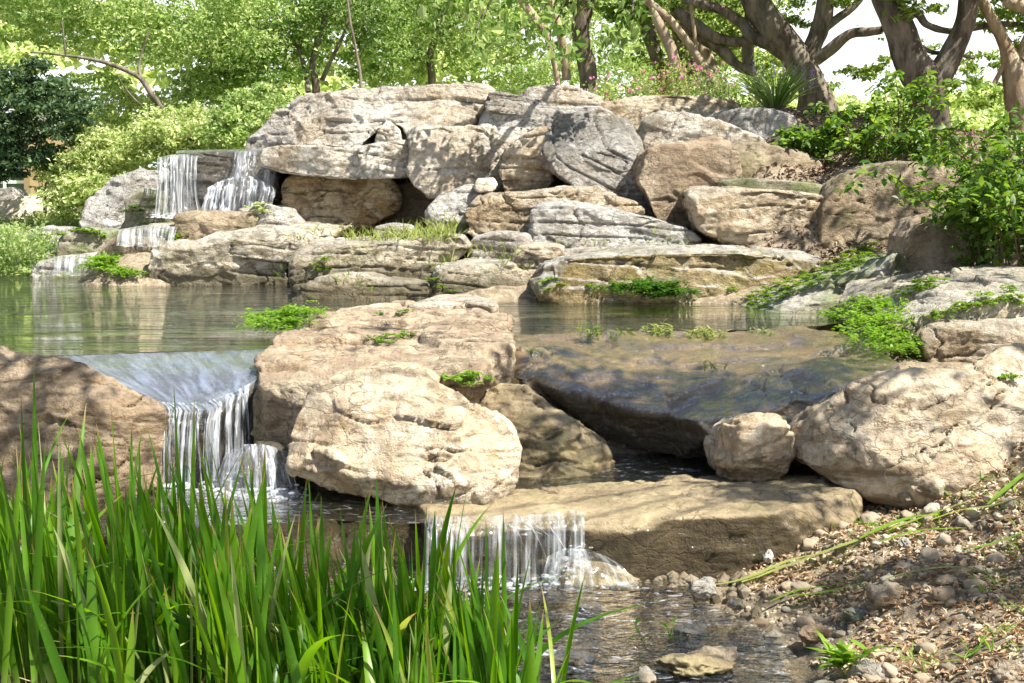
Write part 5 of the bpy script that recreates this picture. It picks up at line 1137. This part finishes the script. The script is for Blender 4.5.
# ------------------------------------------------------------------ stones, gravel and litter
I2, I3, I4 = ico(1), ico(3), ico(5)
s = NT('pebble'); g = s.n('NewGeometry').outputs['Random Per Island']; oi = s.n('ObjectInfo').outputs['Random']
f_ = s.math('FRACT', s.math('ADD', g, oi))
col = s.ramp(f_, [(0, (.38, .30, .19)), (.2, (.22, .18, .12)), (.4, (.46, .38, .26)), (.6, (.30, .20, .11)), (.8, (.52, .46, .34)), (1, (.20, .19, .15))])
col = s.mix(.35, col, s.mix(s.noise(s.coords(), 25, 6, .7), (.1, .08, .05), (.5, .43, .33)))
bp = s.n('Bump', {'Strength': .5, 'Distance': .01, 'Height': s.noise(s.coords(), 50, 5)})
M['pebble'] = s.out(s.n('BsdfPrincipled', {'Base Color': col, 'Roughness': .75, 'Normal': bp.outputs[0]}).outputs[0])
wm = M['pebble'].copy(); wm.name = 'wet_pebble'
pb_ = [n_ for n_ in wm.node_tree.nodes if n_.type == 'BSDF_PRINCIPLED'][0]; lk_ = pb_.inputs['Base Color'].links[0].from_socket
hs_ = wm.node_tree.nodes.new('ShaderNodeHueSaturation'); hs_.inputs['Value'].default_value = .42; hs_.inputs['Saturation'].default_value = 1.1
wm.node_tree.links.new(lk_, hs_.inputs['Color']); wm.node_tree.links.new(hs_.outputs[0], pb_.inputs['Base Color']); pb_.inputs['Roughness'].default_value = .3
M['wetpebble'] = wm
def stone_v(I, R, r, sq=(.55, .9), ang=.35):
    V_ = I[0] * (1 + ang * fbm(I[0] * 1.1 + R.rand(3) * 90, 3))[:, None] * np.array([1, R.uniform(.6, .95), R.uniform(*sq)]) * r
    a = R.uniform(0, 6.28); c_, s_ = math.cos(a), math.sin(a)
    return V_ @ np.array([[c_, s_, 0], [-s_, c_, 0], [0, 0, 1]])
R = np.random.RandomState(99)
def big_stone(label, px, py, r, mat, z=None, sq=(.5, .75), group='single stones along the stream edge'):
    l, nr = hit_rock(px, py)
    if l is None: l = G(px, py, -.76)
    if z is not None: l = G(px, py, z)
    V_ = stone_v(I4, R, r, sq, .4); N_ = V_ / np.linalg.norm(V_, axis=1)[:, None]
    V_ = V_ + N_ * (fbm(V_ * 28 + r * 99, 3) * .10 * r)[:, None] + l + [0, 0, r * .12]
    return tag(mesh_np('stone', V_, I4[1], M[mat]), label, 'stone', group)
big_stone('smooth grey stone at the water edge below the long low ledge', 703, 590, .062, 'limegrey', -.73)
big_stone('round buff stone tucked against the foot of the long low ledge', 768, 558, .040, 'lime')
big_stone('squarish orange tan block lying on the gravel bank', 886, 602, .085, 'limetan', sq=(.6, .7))
big_stone('dark round stone left of the orange tan block', 856, 618, .055, 'mossy')
big_stone('reddish brown stone at the stream edge below the gravel bank', 814, 636, .060, 'shaded', -.73)
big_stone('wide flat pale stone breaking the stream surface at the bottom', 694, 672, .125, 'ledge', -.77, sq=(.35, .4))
big_stone('second flat stone behind the wide flat pale one at the bottom', 712, 660, .09, 'brown', -.77, sq=(.35, .4))
big_stone('submerged dark stone at the foot of the rightmost grass clump', 572, 664, .075, 'wetdark', -.78)
big_stone('pale flat stone at the bottom frame edge beside the bank', 873, 678, .075, 'lime')
big_stone('tan stone in the bottom right corner', 1015, 676, .06, 'limetan')
big_stone('little ochre stone at the bottom frame edge in the stream', 643, 680, .045, 'limetan', -.76)
big_stone('low brown stone awash in the middle of the stream', 690, 634, .07, 'wetdark', -.78, sq=(.3, .4))
big_stone('low stone awash just below the splashed stone', 590, 612, .07, 'wetdark', -.785, sq=(.3, .4))
big_stone('small dark stone by the stream right of the grey one', 735, 605, .035, 'wetdark', -.74)
big_stone('buff stone on the bank edge left of the dark round stone', 838, 585, .05, 'brown')
big_stone('pale stone high on the bank below the largest foreground boulder', 905, 545, .04, 'lime')
big_stone('small pale stone in the shaded gap right of the round boulder', 905, 498, .035, 'limetan')
# counted pebbles: copies of eight source shapes
src = []
for k in range(8):
    V_ = stone_v(I3, R, 1.0, (.5, .8), .35)
    me = bpy.data.meshes.new('pebble'); me.from_pydata((V_).tolist(), [], I3[1].tolist()); me.materials.append(M['pebble'])
    me.polygons.foreach_set('use_smooth', np.ones(len(me.polygons), dtype=bool)); src.append(me)
def gfull(x, y):
    x = np.asarray(x, float); y = np.asarray(y, float)
    p = np.stack([x, y, np.zeros_like(x)], 1)
    return ground_z(x, y) + fbm(p * 1.3, 3) * .05 + fbm(p * 7, 3) * .018
n = 0
for k in range(4000):
    if n >= 280: break
    x = R.uniform(.75, 2.9); y = R.uniform(4.5, 6.6)
    z = float(gfull([x], [y])[0])
    if z < -.80 or (y > 6.35 and x > 1.5): continue
    o = bpy.data.objects.new('pebble', src[k % 8]); COL.objects.link(o); r = R.uniform(.012, .026) + .03 * R.rand() ** 4
    o.location = (x, y, z + r * .25); o.scale = (r, r, r); o.rotation_euler = (R.normal() * .2, R.normal() * .2, R.uniform(0, 6.28))
    if z < -.70: tag(o, 'small rounded pebble lying at the edge of the stream', 'pebble', 'pebbles at the stream edge')
    else: tag(o, 'small rounded pebble lying loose on the gravel bank', 'pebble', 'pebbles on the gravel bank')
    n += 1
m = 15000
x = R.uniform(.5, 3.4, m); y = R.uniform(3.9, 6.9, m)
kp = fbm(np.stack([x * 2.3, y * 2.3, x * 0], 1), 3) > -.12 + .25 * R.normal(size=m); x = x[kp]; y = y[kp]; m = len(x); z = gfull(x, y)
parts = []
for i in range(m):
    r = .0055 + .011 * R.rand() ** 2.5
    parts.append(I2[0] * (r * R.uniform(.6, 1.3, 3)) + [x[i], y[i], z[i] + r * .1])
V_ = np.concatenate(parts); k_ = len(I2[0]); F_ = np.concatenate([I2[1] + i * k_ for i in range(m)])
tag(mesh_np('gravel', V_, F_, M['pebble'], smooth=False), kind='stuff')
m = 7000
x = R.uniform(-1.3, 1.0, m); y = R.uniform(4.3, 6.1, m); z = gfull(x, y); parts = []
for i in range(m):
    r = .010 + .03 * R.rand() ** 2.5
    parts.append(I2[0] * (r * R.uniform(.6, 1.3, 3)) + [x[i], y[i], z[i] + r * .3])
V_ = np.concatenate(parts); F_ = np.concatenate([I2[1] + i * k_ for i in range(m)])
tag(mesh_np('streambed_gravel', V_, F_, M['wetpebble'], smooth=False), kind='stuff')
M['litter'] = leaf_mat('dry_leaves', (.18, .10, .05), (.38, .26, .15), (.62, .50, .34), tr=.15)
M['mulch'] = leaf_mat('bark_mulch', (.07, .04, .03), (.15, .09, .06), (.30, .20, .14), tr=0.)
def litter(name, n, x0, x1, y0, y1, size, mat, R, asp=.4, lift=.012, zmin=-9):
    x = R.uniform(x0, x1, n); y = R.uniform(y0, y1, n); z = gfull(x, y); k = z > zmin
    V_, F_ = leaves(np.stack([x, y, z + lift * R.uniform(.5, 2, n)], 1)[k], size, R, asp=asp, up=1.6, droop=0, fold=.15)
    tag(mesh_np(name, V_, F_, M[mat], smooth=False), kind='stuff')
litter('leaf_litter', 14000, .9, 3.4, 4.0, 6.9, .032, 'litter', R, zmin=-.76)
litter('leaf_litter', 2500, -2.8, -.2, 3.8, 5.3, .05, 'litter', R, zmin=-.76)
litter('bark_mulch', 16000, 1.9, 5.5, 11.9, 15.5, .05, 'mulch', R, asp=.35)
litter('fallen_leaves', 500, 1.5, 3.5, 7.5, 10.5, .03, 'litter', R)
# green sprouts scattered over the bank
pr = []
for k in range(900):
    x = R.uniform(1.0, 3.2); y = R.uniform(4.4, 6.3); z = float(gz(x, y))
    if z < -.72 or perlin(np.array([[x * 2.2, y * 2.2, 0]]))[0] < .0: continue
    for q in range(3): pr.append(blade_strip(np.array([x, y, z]) + R.normal(size=3) * [.015, .015, 0], [R.normal(), R.normal(), .7], R.uniform(.03, .08), .007, R.uniform(0, .5), R, 3))
tag(mesh_np('low_grass', *join(pr), M['fern']), kind='stuff')
# fallen strap leaves
def strap(label, pts, w, mat):
    P3 = []
    for px, py in pts:
        l, nr = hit_rock(px, py); P3.append(l + [0, 0, .045])
    S = catmull(np.array(P3), 6); n_ = len(S); T = np.gradient(S, axis=0); sd = np.cross(T, [0, 0, 1]); sd /= np.linalg.norm(sd, axis=1)[:, None]
    t = np.linspace(0, 1, n_); ww = (w * .5 * np.sin(np.clip(t * .95 + .05, 0, 1) * math.pi) ** .5)[:, None]
    V_ = np.stack([S - sd * ww, S - [0, 0, w * .12], S + sd * ww], 1).reshape(-1, 3); i = np.arange(3 * n_).reshape(-1, 3)
    F_ = np.concatenate([np.stack([i[:-1, k], i[:-1, k + 1], i[1:, k + 1], i[1:, k]], 1) for k in (0, 1)])
    tag(mesh_np('fallen_leaf_blade', V_, F_, M[mat]), label, 'fallen leaf', 'long leaf blades fallen on the bank')
strap('longest pale leaf blade lying diagonally up the gravel bank', [(742, 592), (780, 578), (840, 556), (900, 535), (950, 517), (1000, 500)], .028, 'tuft')
strap('broad green leaf blade lying near the right frame edge', [(988, 514), (1004, 500), (1018, 488), (1030, 478)], .026, 'fern')
strap('green leaf blade lying above the orange tan block', [(880, 552), (900, 545), (925, 540), (965, 538)], .022, 'fern')
strap('curved green leaf blade reaching toward the stream', [(790, 606), (815, 604), (840, 599), (866, 592)], .024, 'fern')
strap('green leaf blade across the middle of the bank', [(885, 590), (915, 582), (950, 578), (985, 582)], .022, 'blade')
strap('small green leaf in the shaded gap right of the round boulder', [(800, 478), (815, 474), (830, 476)], .022, 'ferndark')
strap('pale leaf blade crossing the longest one near its lower end', [(700, 596), (740, 590), (790, 570), (830, 562)], .024, 'tuft')
strap('bright green leaf blade just below the largest foreground boulder', [(860, 548), (885, 536), (915, 526), (940, 524)], .030, 'fern')
strap('yellowish leaf blade in the upper right of the gravel bank', [(930, 530), (960, 520), (990, 516), (1018, 508)], .024, 'tuft')
strap('thin green leaf blade above the stream edge stones', [(770, 612), (800, 600), (830, 596), (860, 584)], .018, 'fern')
strap('green leaf blade at the right frame edge of the bank', [(960, 560), (985, 556), (1010, 548), (1030, 540)], .022, 'fern')
